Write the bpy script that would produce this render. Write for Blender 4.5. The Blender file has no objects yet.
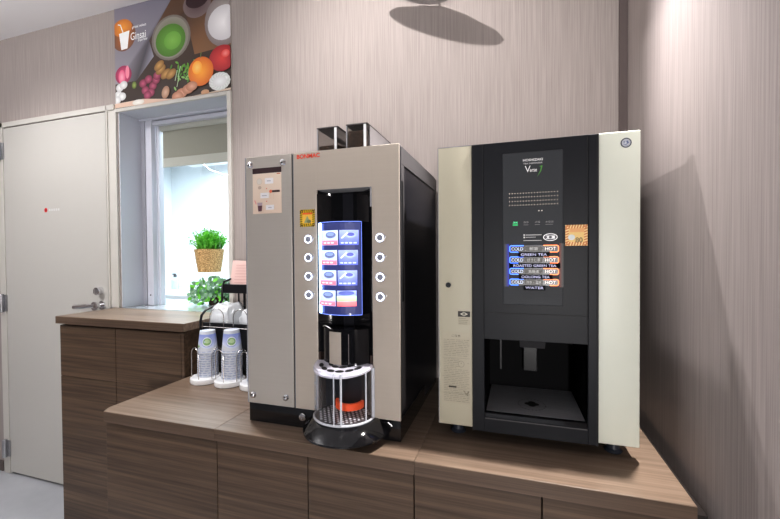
import bpy, bmesh, math, random
from mathutils import Vector, Matrix
random.seed(7)
C = bpy.context.scene.collection
PI = math.pi

# ------------------------------------------------------------------ materials
def new_mat(name):
    m = bpy.data.materials.new(name); m.use_nodes = True
    nt = m.node_tree; b = nt.nodes['Principled BSDF']
    return m, nt, b

def mat(name, col, rough=.5, metal=0., emis=None, es=0., coat=0., trans=0., ior=1.45, bump=0., bscale=200., alpha=1., spec=None):
    m, nt, b = new_mat(name)
    b.inputs['Base Color'].default_value = (*col, 1)
    b.inputs['Roughness'].default_value = rough
    b.inputs['Metallic'].default_value = metal
    b.inputs['Coat Weight'].default_value = coat
    b.inputs['Coat Roughness'].default_value = .05
    b.inputs['Transmission Weight'].default_value = trans
    b.inputs['IOR'].default_value = ior
    b.inputs['Alpha'].default_value = alpha
    if spec is not None: b.inputs['Specular IOR Level'].default_value = spec
    if emis:
        b.inputs['Emission Color'].default_value = (*emis, 1); b.inputs['Emission Strength'].default_value = es
    if bump:
        n = nt.nodes.new('ShaderNodeTexNoise'); n.inputs['Scale'].default_value = bscale
        tc = nt.nodes.new('ShaderNodeTexCoord'); nt.links.new(tc.outputs['Object'], n.inputs['Vector'])
        bu = nt.nodes.new('ShaderNodeBump'); bu.inputs['Strength'].default_value = bump; bu.inputs['Distance'].default_value = .002
        nt.links.new(n.outputs['Fac'], bu.inputs['Height']); nt.links.new(bu.outputs['Normal'], b.inputs['Normal'])
    return m

def noise_mat(name, c1, c2, scale, rough=.5, bump=.1, dist=.001, detail=6, metal=0., nscale=1., c3=None, big=None):
    """colour from noise stretched by a per-axis scale (grain), with matching bump"""
    m, nt, b = new_mat(name)
    tc = nt.nodes.new('ShaderNodeTexCoord'); mp = nt.nodes.new('ShaderNodeMapping')
    mp.inputs['Scale'].default_value = scale
    n = nt.nodes.new('ShaderNodeTexNoise'); n.inputs['Scale'].default_value = nscale; n.inputs['Detail'].default_value = detail
    n.inputs['Roughness'].default_value = .62
    cr = nt.nodes.new('ShaderNodeValToRGB')
    cr.color_ramp.elements[0].position = .32; cr.color_ramp.elements[0].color = (*c1, 1)
    cr.color_ramp.elements[1].position = .68; cr.color_ramp.elements[1].color = (*c2, 1)
    if c3:
        e = cr.color_ramp.elements.new(.5); e.color = (*c3, 1)
    nt.links.new(tc.outputs['Object'], mp.inputs['Vector']); nt.links.new(mp.outputs['Vector'], n.inputs['Vector'])
    nt.links.new(n.outputs['Fac'], cr.inputs['Fac'])
    out = cr.outputs['Color']
    if big:
        n2 = nt.nodes.new('ShaderNodeTexNoise'); mp2 = nt.nodes.new('ShaderNodeMapping'); mp2.inputs['Scale'].default_value = big
        n2.inputs['Scale'].default_value = 1; n2.inputs['Detail'].default_value = 3
        nt.links.new(tc.outputs['Object'], mp2.inputs['Vector']); nt.links.new(mp2.outputs['Vector'], n2.inputs['Vector'])
        mx = nt.nodes.new('ShaderNodeMix'); mx.data_type = 'RGBA'; mx.blend_type = 'MULTIPLY'; mx.inputs['Factor'].default_value = .7
        r2 = nt.nodes.new('ShaderNodeValToRGB'); r2.color_ramp.elements[0].color = (.62, .62, .62, 1); r2.color_ramp.elements[1].color = (1.15, 1.15, 1.15, 1)
        r2.color_ramp.elements[0].position = .3; r2.color_ramp.elements[1].position = .7
        nt.links.new(n2.outputs['Fac'], r2.inputs['Fac'])
        nt.links.new(out, mx.inputs['A']); nt.links.new(r2.outputs['Color'], mx.inputs['B']); out = mx.outputs['Result']
    nt.links.new(out, b.inputs['Base Color'])
    b.inputs['Roughness'].default_value = rough; b.inputs['Metallic'].default_value = metal
    bu = nt.nodes.new('ShaderNodeBump'); bu.inputs['Strength'].default_value = bump; bu.inputs['Distance'].default_value = dist
    nt.links.new(n.outputs['Fac'], bu.inputs['Height']); nt.links.new(bu.outputs['Normal'], b.inputs['Normal'])
    return m

def paint_mat(name, es=0., rough=.45, coat=0.):
    """printed surface: colour from the mesh colour attribute"""
    m, nt, b = new_mat(name)
    a = nt.nodes.new('ShaderNodeVertexColor'); a.layer_name = 'Col'
    nt.links.new(a.outputs['Color'], b.inputs['Base Color'])
    b.inputs['Roughness'].default_value = rough; b.inputs['Coat Weight'].default_value = coat
    if es:
        nt.links.new(a.outputs['Color'], b.inputs['Emission Color']); b.inputs['Emission Strength'].default_value = es
    return m

def glass_mat(name, tint=(.95, .97, 1), op=.12, rough=.03, k=.75):
    m = bpy.data.materials.new(name); m.use_nodes = True; nt = m.node_tree; nt.nodes.clear()
    o = nt.nodes.new('ShaderNodeOutputMaterial'); mx = nt.nodes.new('ShaderNodeMixShader')
    t = nt.nodes.new('ShaderNodeBsdfTransparent'); t.inputs['Color'].default_value = (*tint, 1)
    g = nt.nodes.new('ShaderNodeBsdfGlossy'); g.inputs['Roughness'].default_value = rough
    f = nt.nodes.new('ShaderNodeLayerWeight'); f.inputs['Blend'].default_value = .35
    mt = nt.nodes.new('ShaderNodeMath'); mt.operation = 'MULTIPLY_ADD'; mt.inputs[1].default_value = k; mt.inputs[2].default_value = op
    nt.links.new(f.outputs['Facing'], mt.inputs[0]); nt.links.new(mt.outputs[0], mx.inputs['Fac'])
    nt.links.new(t.outputs[0], mx.inputs[1]); nt.links.new(g.outputs[0], mx.inputs[2]); nt.links.new(mx.outputs[0], o.inputs['Surface'])
    return m

M = {}
M['paper'] = noise_mat('wallpaper', (.375, .328, .310), (.475, .424, .404), (250, 250, 3.5), rough=.75, bump=.25, dist=.0008, detail=2, c3=(.424, .376, .357))
M['ceiling'] = mat('ceiling_paint', (.88, .87, .88), .9)
M['floor'] = noise_mat('floor_tile', (.50, .52, .56), (.56, .58, .62), (3, 3, 3), rough=.25, bump=.02)
M['cream'] = mat('cream_paint', (.66, .64, .60), .45)
M['door'] = mat('door_paint', (.60, .585, .555), .5)
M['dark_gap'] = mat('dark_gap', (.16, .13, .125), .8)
M['wood_top'] = noise_mat('walnut_top', (.210, .150, .110), (.360, .272, .208), (2.2, 75, 75), rough=.36, bump=.12, dist=.0006, detail=7, c3=(.285, .210, .158), big=(.8, 9, 9))
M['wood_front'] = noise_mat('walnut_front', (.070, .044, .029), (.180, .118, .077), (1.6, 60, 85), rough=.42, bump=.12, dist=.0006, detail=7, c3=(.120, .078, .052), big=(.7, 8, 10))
M['band'] = noise_mat('walnut_edge_shade', (.095, .063, .045), (.190, .132, .095), (1.6, 60, 120), rough=.4, bump=.1, dist=.0005, c3=(.140, .095, .068))  # same walnut, darkened: shade of the vertical worktop edge put into the colour
M['carcass'] = mat('carcass_dark', (.03, .022, .02), .6)
M['champagne'] = noise_mat('champagne_metal', (.55, .49, .43), (.565, .505, .445), (2, 2, 260), rough=.38, bump=.01, dist=.0002, metal=.22)
M['champ_l'] = noise_mat('champagne_side_door', (.52, .485, .45), (.535, .50, .465), (2, 2, 260), rough=.38, bump=.01, dist=.0002, metal=.22)
M['black_gloss'] = mat('black_gloss', (.008, .008, .010), .07, coat=.6)
M['black_sat'] = mat('black_satin', (.018, .018, .021), .32)
M['black_matt'] = mat('black_matt', (.014, .014, .016), .6)
M['side_dark'] = mat('dark_side_sheet', (.020, .020, .026), .28)
M['side_grey'] = mat('grey_side_band', (.12, .115, .12), .4)
M['chrome'] = mat('chrome', (.80, .80, .82), .12, 1.)
M['steel'] = noise_mat('brushed_steel', (.42, .42, .44), (.56, .56, .58), (4, 220, 220), rough=.3, bump=.05, dist=.0003, metal=.9)
M['silver'] = mat('silver_plastic', (.62, .62, .65), .25, .5)
M['clear'] = glass_mat('clear_acrylic', (.95, .97, 1), .04, k=.4)
M['clear_edge'] = mat('acrylic_edge', (.80, .82, .88), .15, coat=.5, alpha=.75)
M['smoke'] = glass_mat('smoked_hopper', (.92, .91, .90), .04, k=.35)
M['beans'] = noise_mat('coffee_beans', (.004, .002, .001), (.13, .075, .045), (130, 130, 130), rough=.4, bump=1., dist=.006, detail=2)
M['blue_glow'] = mat('blue_glow', (.1, .2, .9), .4, emis=(.07, .20, 1.), es=2.6)
M['white_glow'] = mat('white_blue_glow', (.8, .9, 1), .4, emis=(.55, .75, 1.), es=5.5)
M['disp_back'] = mat('display_back', (.04, .05, .15), .2, emis=(.05, .07, .30), es=.45, coat=.5)
M['ring'] = mat('button_ring_light', (.9, .92, 1), .3, emis=(.75, .82, 1.), es=1.7)
M['button_face'] = mat('button_face', (.30, .32, .38), .4)
M['red'] = mat('red_letters', (.80, .07, .035), .4)
M['orange'] = mat('orange_plastic', (.85, .11, .03), .4, emis=(.9, .12, .03), es=.2)
M['print'] = paint_mat('printed')
M['print_lit'] = paint_mat('printed_lit', .62)
M['print_led'] = paint_mat('printed_led', 2.6)
M['led_soft'] = paint_mat('printed_soft', .35)  # faintly self-lit print, also carries the painted halos
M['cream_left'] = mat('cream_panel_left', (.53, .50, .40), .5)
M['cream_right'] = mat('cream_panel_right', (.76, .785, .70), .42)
M['charcoal'] = mat('charcoal_door', (.0135, .0148, .0195), .45, spec=.3)
M['charcoal2'] = mat('charcoal_plate', (.052, .056, .063), .5, spec=.3, bump=.15, bscale=900)
M['cup_white'] = mat('white_paper', (.66, .69, .77), .55)
M['white_pl'] = mat('white_plastic', (.85, .86, .88), .35)
M['wire'] = mat('wire', (.62, .60, .58), .25, .8)
M['film'] = mat('plastic_film', (.66, .68, .71), .25, coat=.3, bump=1., bscale=45)
M['pink'] = mat('pink_card', (.85, .62, .58), .6)
M['straw'] = noise_mat('woven_straw', (.36, .19, .06), (.85, .60, .30), (150, 150, 190), rough=.7, bump=1., dist=.004, detail=1)
M['leaf'] = noise_mat('leaf_green', (.06, .34, .02), (.28, .78, .10), (30, 30, 30), rough=.5, bump=.0)
M['leaf2'] = noise_mat('leaf_deep', (.06, .20, .10), (.34, .52, .34), (18, 18, 18), rough=.45, bump=.0)
M['kitchen'] = mat('kitchen_white', (.83, .87, .90), .6)
M['sill'] = mat('sill_grey', (.50, .54, .57), .12, coat=.4)
M['blind'] = noise_mat('blind_cloth', (.33, .33, .28), (.345, .345, .295), (300, 2, 300), rough=.9, bump=.05)
M['blind2'] = mat('blind_hem', (.52, .53, .48), .8)
M['pot_soil'] = mat('soil', (.05, .03, .02), .9)
M['bulb'] = mat('bulb_glow', (1, 1, 1), .3, emis=(1, .96, .9), es=6)

# ------------------------------------------------------------------ geometry helpers
class MB:
    def __init__(s): s.bm = bmesh.new()
    def box(s, x0, x1, y0, y1, z0, z1, bev=0., seg=2):
        r = bmesh.ops.create_cube(s.bm, size=1)
        vs = r['verts']
        for v in vs:
            v.co = Vector(((x0+x1)/2+v.co.x*(x1-x0), (y0+y1)/2+v.co.y*(y1-y0), (z0+z1)/2+v.co.z*(z1-z0)))
        if bev:
            es = list({e for v in vs for e in v.link_edges})
            bmesh.ops.bevel(s.bm, geom=es, offset=bev, segments=seg, affect='EDGES', profile=.5)
        return s
    def prism(s, pts, z0, z1, axis='z'):
        """closed outline extruded along an axis; pts are (a,b): z->(x,y), y->(x,z), x->(y,z)"""
        def P(a, b, t):
            return {'z': (a, b, t), 'y': (a, t, b), 'x': (t, a, b)}[axis]
        A = [s.bm.verts.new(P(a, b, z0)) for a, b in pts]; B = [s.bm.verts.new(P(a, b, z1)) for a, b in pts]
        n = len(pts)
        s.bm.faces.new(A); s.bm.faces.new(list(reversed(B)))
        for i in range(n): s.bm.faces.new((A[i], B[i], B[(i+1) % n], A[(i+1) % n]))
        return s
    def loft(s, rings, cap=True, closed=True):
        """rings: lists of 3D points of equal length"""
        R = [[s.bm.verts.new(p) for p in r] for r in rings]
        n = len(rings[0])
        for a, b in zip(R, R[1:]):
            for i in range(n if closed else n-1):
                s.bm.faces.new((a[i], a[(i+1) % n], b[(i+1) % n], b[i]))
        if cap and closed:
            s.bm.faces.new(list(reversed(R[0]))); s.bm.faces.new(R[-1])
        return s
    def lathe(s, prof, c=(0, 0, 0), n=32, axis='z', sx=1, sy=1, cap=True):
        """prof: (radius, height) list"""
        rings = []
        for r, h in prof:
            ring = []
            for i in range(n):
                a = 2*PI*i/n; u, v = r*math.cos(a)*sx, r*math.sin(a)*sy
                p = {'z': (u, v, h), 'y': (u, h, v), 'x': (h, u, v)}[axis]
                ring.append((c[0]+p[0], c[1]+p[1], c[2]+p[2]))
            rings.append(ring)
        return s.loft(rings, cap)
    def tube(s, path, r, n=8, cap=True):
        path = [Vector(p) for p in path]; rings = []
        up = Vector((0, 0, 1)); prev = None
        for i, p in enumerate(path):
            d = (path[min(i+1, len(path)-1)] - path[max(i-1, 0)]).normalized()
            if prev is None:
                a = d.cross(up)
                if a.length < 1e-3: a = d.cross(Vector((1, 0, 0)))
            else:
                a = prev - d*prev.dot(d)
            a.normalize(); prev = a; b = d.cross(a)
            rr = r[i] if isinstance(r, (list, tuple)) else r
            rings.append([p + (a*math.cos(2*PI*k/n) + b*math.sin(2*PI*k/n))*rr for k in range(n)])
        return s.loft(rings, cap)
    def ball(s, c, r, sz=1., n=12):
        res = bmesh.ops.create_icosphere(s.bm, subdivisions=2, radius=r)
        for v in res['verts']: v.co = Vector((c[0]+v.co.x, c[1]+v.co.y, c[2]+v.co.z*sz))
        return s
    def build(s, name, material, parent=None, smooth=False, origin=None, angle=35):
        bmesh.ops.recalc_face_normals(s.bm, faces=s.bm.faces)
        me = bpy.data.meshes.new(name); 
        o0 = Vector(origin) if origin else (world_loc(parent) if parent else Vector((0, 0, 0)))
        for v in s.bm.verts: v.co -= o0
        if smooth:
            for f in s.bm.faces: f.smooth = True
            for e in s.bm.edges:
                if len(e.link_faces) == 2 and e.calc_face_angle(0) > math.radians(angle): e.smooth = False
        s.bm.to_mesh(me); s.bm.free()
        for mm in (material if isinstance(material, list) else [material]): me.materials.append(mm)
        o = bpy.data.objects.new(name, me); C.objects.link(o)
        if parent: o.parent = parent
        else: o.location = o0
        return o

def world_loc(o):
    v = Vector((0, 0, 0))
    while o: v += o.location; o = o.parent
    return v

def arc(cx, cy, rx, ry, a0, a1, n):
    return [(cx+rx*math.cos(math.radians(a0+(a1-a0)*i/n)), cy+ry*math.sin(math.radians(a0+(a1-a0)*i/n))) for i in range(n+1)]

class Art:
    """flat printed artwork: coloured polygons in one mesh; fn maps (a, b, lift) to space"""
    def __init__(s, fn): s.fn = fn; s.bm = bmesh.new(); s.cl = s.bm.loops.layers.float_color.new('Col'); s.k = 0
    def poly(s, pts, col, lift=None, cols=None):
        if lift is None: s.k += 1; lift = s.k
        vs = [s.bm.verts.new(s.fn(a, b, lift)) for a, b in pts]
        f = s.bm.faces.new(vs)
        for i, l in enumerate(f.loops): l[s.cl] = (*(cols[i] if cols else col), 1)
        return s
    def rect(s, a0, a1, b0, b1, col, top=None, nx=1, lift=None):
        if lift is None: s.k += 1; lift = s.k
        top = top or col
        for i in range(nx):
            x0 = a0+(a1-a0)*i/nx; x1 = a0+(a1-a0)*(i+1)/nx
            s.poly([(x0, b0), (x1, b0), (x1, b1), (x0, b1)], col, lift, [col, col, top, top])
        return s
    def disc(s, cx, cy, rx, ry, col, rim=None, rot=0, n=20, box=None):
        s.k += 1; rim = rim or col
        P = []
        for i in range(n):
            t = 2*PI*i/n; u, v = rx*math.cos(t), ry*math.sin(t)
            x, y = cx+u*math.cos(rot)-v*math.sin(rot), cy+u*math.sin(rot)+v*math.cos(rot)
            if box: x = min(max(x, box[0]), box[1]); y = min(max(y, box[2]), box[3])
            P.append((x, y))
        for i in range(n):
            q, w = P[i], P[(i+1) % n]
            if abs((q[0]-cx)*(w[1]-cy)-(q[1]-cy)*(w[0]-cx)) < 1e-10: continue
            s.poly([(cx, cy), q, w], col, s.k, [col, rim, rim])
        return s
    def line(s, pts, w, col):
        s.k += 1
        for (x0, y0), (x1, y1) in zip(pts, pts[1:]):
            d = math.hypot(x1-x0, y1-y0)
            if d < 1e-6: continue
            ex, ey = (x1-x0)/d*w/2, (y1-y0)/d*w/2
            s.poly([(x0-ex+ey, y0-ey-ex), (x1+ex+ey, y1+ey-ex), (x1+ex-ey, y1+ey+ex), (x0-ex-ey, y0-ey+ex)], col, s.k)
        return s
    def build(s, name, material, parent=None, origin=None):
        me = bpy.data.meshes.new(name)
        o0 = Vector(origin) if origin else (world_loc(parent) if parent else Vector((0, 0, 0)))
        for v in s.bm.verts: v.co -= o0
        s.bm.to_mesh(me); s.bm.free(); me.materials.append(material)
        o = bpy.data.objects.new(name, me); C.objects.link(o)
        if parent: o.parent = parent
        else: o.location = o0
        return o

def front(y, step=.00025):
    return lambda a, b, k: (a, y-k*step, b)

def lettering(text, x, y, z, w, h, material, parent, name='lettering', align='LEFT', bold=.0, shear=0.):
    """flat letters facing -y, scaled into a w x h box"""
    cu = bpy.data.curves.new('t', 'FONT'); cu.body = text; cu.size = 1; cu.extrude = .0; cu.offset = bold; cu.shear = shear
    t = bpy.data.objects.new('t', cu); C.objects.link(t)
    bpy.context.view_layer.update()
    me = bpy.data.meshes.new_from_object(t.evaluated_get(bpy.context.evaluated_depsgraph_get()))
    bpy.data.objects.remove(t)
    xs = [v.co.x for v in me.vertices]; ys = [v.co.y for v in me.vertices]
    if not xs: return None
    sx = w/(max(xs)-min(xs)); sy = h/(max(ys)-min(ys)); o0 = world_loc(parent) if parent else Vector((0, 0, 0))
    for v in me.vertices:
        a = (v.co.x-min(xs))*sx; b = (v.co.y-min(ys))*sy
        v.co = Vector((x+a, y, z+b)) - o0
    me.materials.clear(); me.materials.append(material)
    o = bpy.data.objects.new(name, me); C.objects.link(o); o.parent = parent
    return o

def thing(name, label, cat, loc, group=None):
    o = bpy.data.objects.new(name, None); C.objects.link(o); o.location = loc; o.empty_display_size = .05
    o['label'] = label; o['category'] = cat
    if group: o['group'] = group
    return o
def tag(o, label, cat, group=None, kind=None):
    o['label'] = label; o['category'] = cat
    if group: o['group'] = group
    if kind: o['kind'] = kind
    return o
def struct(o, label=None, cat=None):
    o['kind'] = 'structure'
    if label: o['label'] = label
    if cat: o['category'] = cat
    return o
def copy_tree(o, parent=None):
    c = o.copy(); C.objects.link(c); c.parent = parent
    for ch in list(o.children): copy_tree(ch, c)
    return c

W = 1.56          # y of the back wall
XR = .385         # x of the right wall
ZF = -.075        # floor level
ZC = 2.60         # ceiling level
ZL = .7614        # low worktop
ZT = .9877        # tall worktop

# ------------------------------------------------------------------ room
m = MB(); m.box(-4.2, .6, -2.6, 3.3, ZF-.1, ZF)
struct(m.build('floor', M['floor']), 'pale glossy tiled floor in front of the door', 'floor')
m = MB(); m.box(-4.2, .6, -2.6, W+.12, ZC, ZC+.1)
struct(m.build('ceiling', M['ceiling']), 'light grey plain ceiling above the door and poster', 'ceiling')
OX0, OX1, OZ1 = -2.03, -1.312, 2.048
m = MB()
m.box(-4.2, OX0, W, W+.12, ZF, ZC); m.box(OX1, XR+.1, W, W+.12, ZF, ZC)
m.box(OX0, OX1, W, W+.12, OZ1, ZC); m.box(OX0, OX1, W, W+.12, ZF, ZT-.03)
struct(m.build('wall_back', M['paper']), 'taupe vertical-grain wallpapered wall behind the machines', 'wall')
m = MB(); m.box(XR, XR+.12, -2.6, W, ZF, ZC)
struct(m.build('wall_right', M['paper']), 'taupe wallpapered side wall right of the beverage dispenser', 'wall')
m = MB(); m.box(-4.3, -4.2, -2.6, W, ZF, ZC)
struct(m.build('wall_left', M['paper']), 'taupe side wall beyond the door', 'wall')
m = MB(); m.box(.359, XR-.0005, W-.012, W-.0005, ZF, ZC)  # dark box stands in for the shaded slot in the corner
struct(m.build('corner_shade_1', M['dark_gap']), 'narrow dark strip painted as the shadow gap in the wall corner', 'trim')
m = MB(); m.box(-4.2, -3.05, W-.012, W, ZF, ZF+.06)
struct(m.build('baseboard_back', M['dark_gap']), 'dark low skirting left of the door', 'baseboard')

# ------------------------------------------------------------------ door
d = struct(thing('door_1', 'cream flush door with lever handle behind the tall counter', 'door', (-2.54, W, ZF)))
m = MB()
m.box(-3.025, -2.972, W-.018, W+.01, ZF, 2.088, .002); m.box(-2.108, -2.097, W-.018, W+.01, ZF, 2.088, .002); m.box(-3.025, -2.0475, W-.018, W+.01, 2.058, 2.088, .002)
m.build('door_frame', M['cream'], d)
m = MB(); m.box(-2.972, -2.108, W-.010, W+.004, ZF+.01, 2.058)
m.build('door_gap', M['dark_gap'], d)
m = MB(); m.box(-2.966, -2.113, W-.016, W-.002, ZF+.014, 2.052, .0015)
leaf = m.build('door_leaf', M['door'], d)
for z in (1.915, .985, .085):
    m = MB(); m.lathe([(.010, z-.055), (.012, z-.053), (.012, z+.053), (.010, z+.055)], (-2.992, W-.030, 0), 16)
    m.box(-3.008, -2.958, W-.022, W-.017, z-.05, z+.05, .001)
    m.build('hinge', M['steel'], d, True)
m = MB(); m.lathe([(.024, 0), (.024, .006), (.012, .010), (.010, .045)], (-2.158, W-.062, .998), 20, 'y')
m.tube([(-2.158, W-.058, .998), (-2.18, W-.064, .998), (-2.215, W-.066, .995), (-2.30, W-.066, .990)], [.010, .010, .014, .014], 10)
m.lathe([(.024, -.006), (.024, 0)], (-2.158, W-.016, .998), 20, 'y')
m.build('lever_handle', M['chrome'], d, True)
m = MB(); m.lathe([(.020, 0), (.022, .004), (.020, .020), (.022, .030)], (-2.165, W-.046, 1.078), 20, 'y'); m.box(-2.170, -2.160, W-.056, W-.044, 1.066, 1.09)
m.build('door_lock', M['chrome'], d, True)
a = Art(front(W-.0163))
a.disc(-2.598, 1.5395, .013, .013, (.75, .03, .03)); a.rect(-2.603, -2.593, 1.5355, 1.5435, (.25, .02, .02))
for i in range(5): a.rect(-2.570+i*.019, -2.570+i*.019+.013, 1.533, 1.546, (.72, .72, .71))
a.build('door_sticker', M['print'], d)

# ------------------------------------------------------------------ window with reveal, head, jamb and roller blind
w = struct(thing('window_1', 'cream framed serving hatch with half drawn roller blind', 'window', ((OX0+OX1)/2, W, ZT)))
m = MB()
m.box(-2.096, -2.041, W-.012, W+.002, ZT, 2.062, .0015); m.box(OX1-.002, -1.291, W-.012, W+.002, ZT, 2.062, .0015)
m.box(-2.041, OX1-.002, W-.012, W+.002, 2.045, 2.062)
m.build('window_frame', M['cream'], w)
m = MB()
m.box(OX0-.002, OX0+.003, W-.001, W+.125, ZT, OZ1-.004); m.box(OX1-.003, OX1+.002, W-.001, W+.125, ZT, OZ1-.004); m.box(OX0-.002, OX1+.002, W-.001, W+.125, OZ1-.005, OZ1+.002)
m.build('reveal', mat('reveal_paint', (.62, .63, .69), .5), w)
m = MB()
m.box(OX0, OX0+.028, W+.125, W+.145, ZT, OZ1); m.box(OX0+.040, OX0+.085, W+.120, W+.150, ZT, OZ1-.01, .002); m.box(OX0+.085, OX0+.105, W+.150, W+.18, ZT, OZ1-.03)
m.box(OX0, OX1, W+.110, W+.15, OZ1-.014, OZ1); m.box(OX0+.01, OX1, W+.130, W+.18, OZ1-.040, OZ1-.018, .002)
m.build('sash_track', mat('sash_paint', (.66, .67, .74), .4), w)
m = MB(); m.box(OX0+.028, OX0+.040, W+.135, W+.15, ZT, OZ1-.012); m.box(OX0+.01, OX1, W+.140, W+.15, OZ1-.018, OZ1-.013)
m.build('track_groove', M['side_grey'], w)
m = MB(); m.ball((OX0+.063, W+.119, 1.045), .004)
m.build('screw', M['side_grey'], w)
bx0, bx1 = -1.925, -1.318
m = MB()
m.box(bx0+.012, bx1, W+.168, W+.171, 1.825, 2.012)
bl = m.build('blind', M['blind'], w)
m = MB(); m.box(bx0+.012, bx1, W+.166, W+.173, 1.775, 1.826, .001); m.build('hem_bar', M['blind2'], bl)
m = MB(); m.lathe([(.02, bx0), (.02, bx1)], (0, W+.175, 2.0), 16, 'x'); m.build('blind_roller', M['blind2'], bl)
# sill slab sits only inside the opening and the kitchen
m = MB(); m.box(OX0+.0005, OX1-.0005, W+.0005, W+.13, ZT-.028, ZT-.001); m.box(-2.6, -.96, W+.13, 1.96, ZT-.028, ZT-.001)
m.build('window_sill', M['sill'], w)

# kitchen seen through the hatch
m = MB()
KX0, KX1, KY1, KZ = -3.22, -.9, 3.0, 2.14
m.box(KX0-.1, KX0, W+.12, KY1, ZF, KZ+.1); m.box(KX1, KX1+.1, W+.12, KY1, ZF, KZ+.1); m.box(KX0-.1, KX1+.1, KY1, KY1+.1, ZF, KZ+.1)
struct(m.build('wall_kitchen', M['kitchen']), 'bright white walls of the kitchen beyond the hatch', 'wall')
m = MB(); m.box(KX0-.1, KX1+.1, W+.12, KY1+.1, KZ, KZ+.08)
struct(m.build('ceiling_kitchen', M['kitchen']), 'white ceiling of the kitchen beyond the hatch', 'ceiling')
t = thing('ceiling_vent', 'white ceiling unit with dark slot seen under the blind', 'vent', (-2.62, 2.75, KZ))
m = MB(); m.box(-2.85, -2.35, 2.6, 2.9, KZ-.05, KZ-.0005, .004); m.build('housing', M['white_pl'], t)
m = MB(); m.box(-2.82, -2.45, 2.592, 2.602, KZ-.042, KZ-.012); m.build('slot', M['black_matt'], t)
m = MB(); m.tube([(-2.45, 2.5, KZ-.02), (-2.35, 2.45, 2.02), (-2.20, 2.4, 1.92), (-2.02, 2.35, 1.86), (-1.8, 2.3, 1.83)], .003, 8)
tag(m.build('ceiling_cable', M['white_pl'], smooth=True, origin=(-2.2, 2.4, 1.9)), 'thin white cable hanging below the kitchen ceiling', 'cable')
t = thing('kitchen_counter', 'white kitchen counter with grey front beyond the hatch', 'counter', (-2.9, 2.7, ZF))
m = MB(); m.box(KX0+.01, -2.35, 2.42, KY1-.01, ZF, .92); m.build('cabinet', M['kitchen'], t)
m = MB(); m.box(KX0+.005, -2.33, 2.40, KY1-.005, .92, .955, .004); m.build('worktop', M['white_pl'], t)
m = MB(); m.box(KX0+.06, -2.75, 2.412, 2.42, .72, .88, .002); m.build('grey_panel', M['side_grey'], t)
t = thing('soap_bottle', 'small clear pump bottle with dark cap in the bright kitchen', 'bottle', (-2.98, 2.8, .955))
m = MB(); m.lathe([(.03, .955), (.032, .96), (.032, 1.04), (.012, 1.06), (.012, 1.07)], (-2.98, 2.8, 0), 20); m.build('bottle_body', mat('bottle_blue', (.55, .74, .80), .2), t, True)
m = MB(); m.lathe([(.014, 1.07), (.014, 1.09)], (-2.98, 2.8, 0), 16); m.box(-3.01, -2.975, 2.795, 2.805, 1.09, 1.10); m.build('pump_cap', M['side_grey'], t, True)

# hanging woven pot
px, py = -1.588, 1.80
sc = py/1.72
px = -1.588*sc
z0, z1 = 1.2724+(1.178-1.2724)*sc, 1.2724+(1.303-1.2724)*sc
t = thing('hanging_pot', 'woven straw pot of bright green grass-like leaves hanging in the hatch', 'potted plant', (px, py, z0))
m = MB(); prof = []
for i in range(13):
    k = i/12; prof.append((.060+.019*k+(.0018 if i % 2 else 0), z0+(z1-z0)*k))
prof += [(.074, z1), (.070, z1-.02)]
m.lathe(prof, (px, py, 0), 40); m.build('woven_pot', M['straw'], t, True)
m = MB(); m.lathe([(.070, z1-.022), (.070, z1-.018)], (px, py, 0), 24); m.build('soil', M['pot_soil'], t)
m = MB()
for i in range(420):
    a0 = random.uniform(0, 2*PI); rr = random.uniform(0, .062)
    b = Vector((px+rr*math.cos(a0), py+rr*math.sin(a0), z1-.018))
    oo = random.uniform(.0, .075); h = random.uniform(.07, .145)*(1-oo*5); out = Vector((math.cos(a0), math.sin(a0), 0))*oo
    tip = b+out+Vector((0, 0, h)); mid = b+out*.35+Vector((0, 0, h*.6))
    s = Vector((-math.sin(a0+.6), math.cos(a0+.6), 0))*random.uniform(.003, .006)
    v = [m.bm.verts.new(q) for q in (b-s*.4, b+s*.4, mid+s, mid-s, tip)]
    m.bm.faces.new((v[0], v[1], v[2], v[3])); m.bm.faces.new((v[3], v[2], v[4]))
    for j in range(2):
        k2 = random.uniform(.5, 1); q = mid.lerp(tip, k2); dd = Vector((random.uniform(-1, 1), random.uniform(-1, 1), random.uniform(.2, 1))).normalized()*.012
        e = dd.cross(Vector((0, 1, .3))).normalized()*.004
        vv = [m.bm.verts.new(r) for r in (q, q+dd*.5+e, q+dd, q+dd*.5-e)]; m.bm.faces.new(vv)
o = m.build('leaves', M['leaf'], t); o['kind'] = 'stuff'
m = MB()
for s in (-1, 1): m.tube([(px+s*.076, py, z1-.005), (px+s*.06, py-.0, 1.7), (px, py, KZ-.001)], .0008, 5)
m.build('hanging_cord', M['white_pl'], t)

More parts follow.
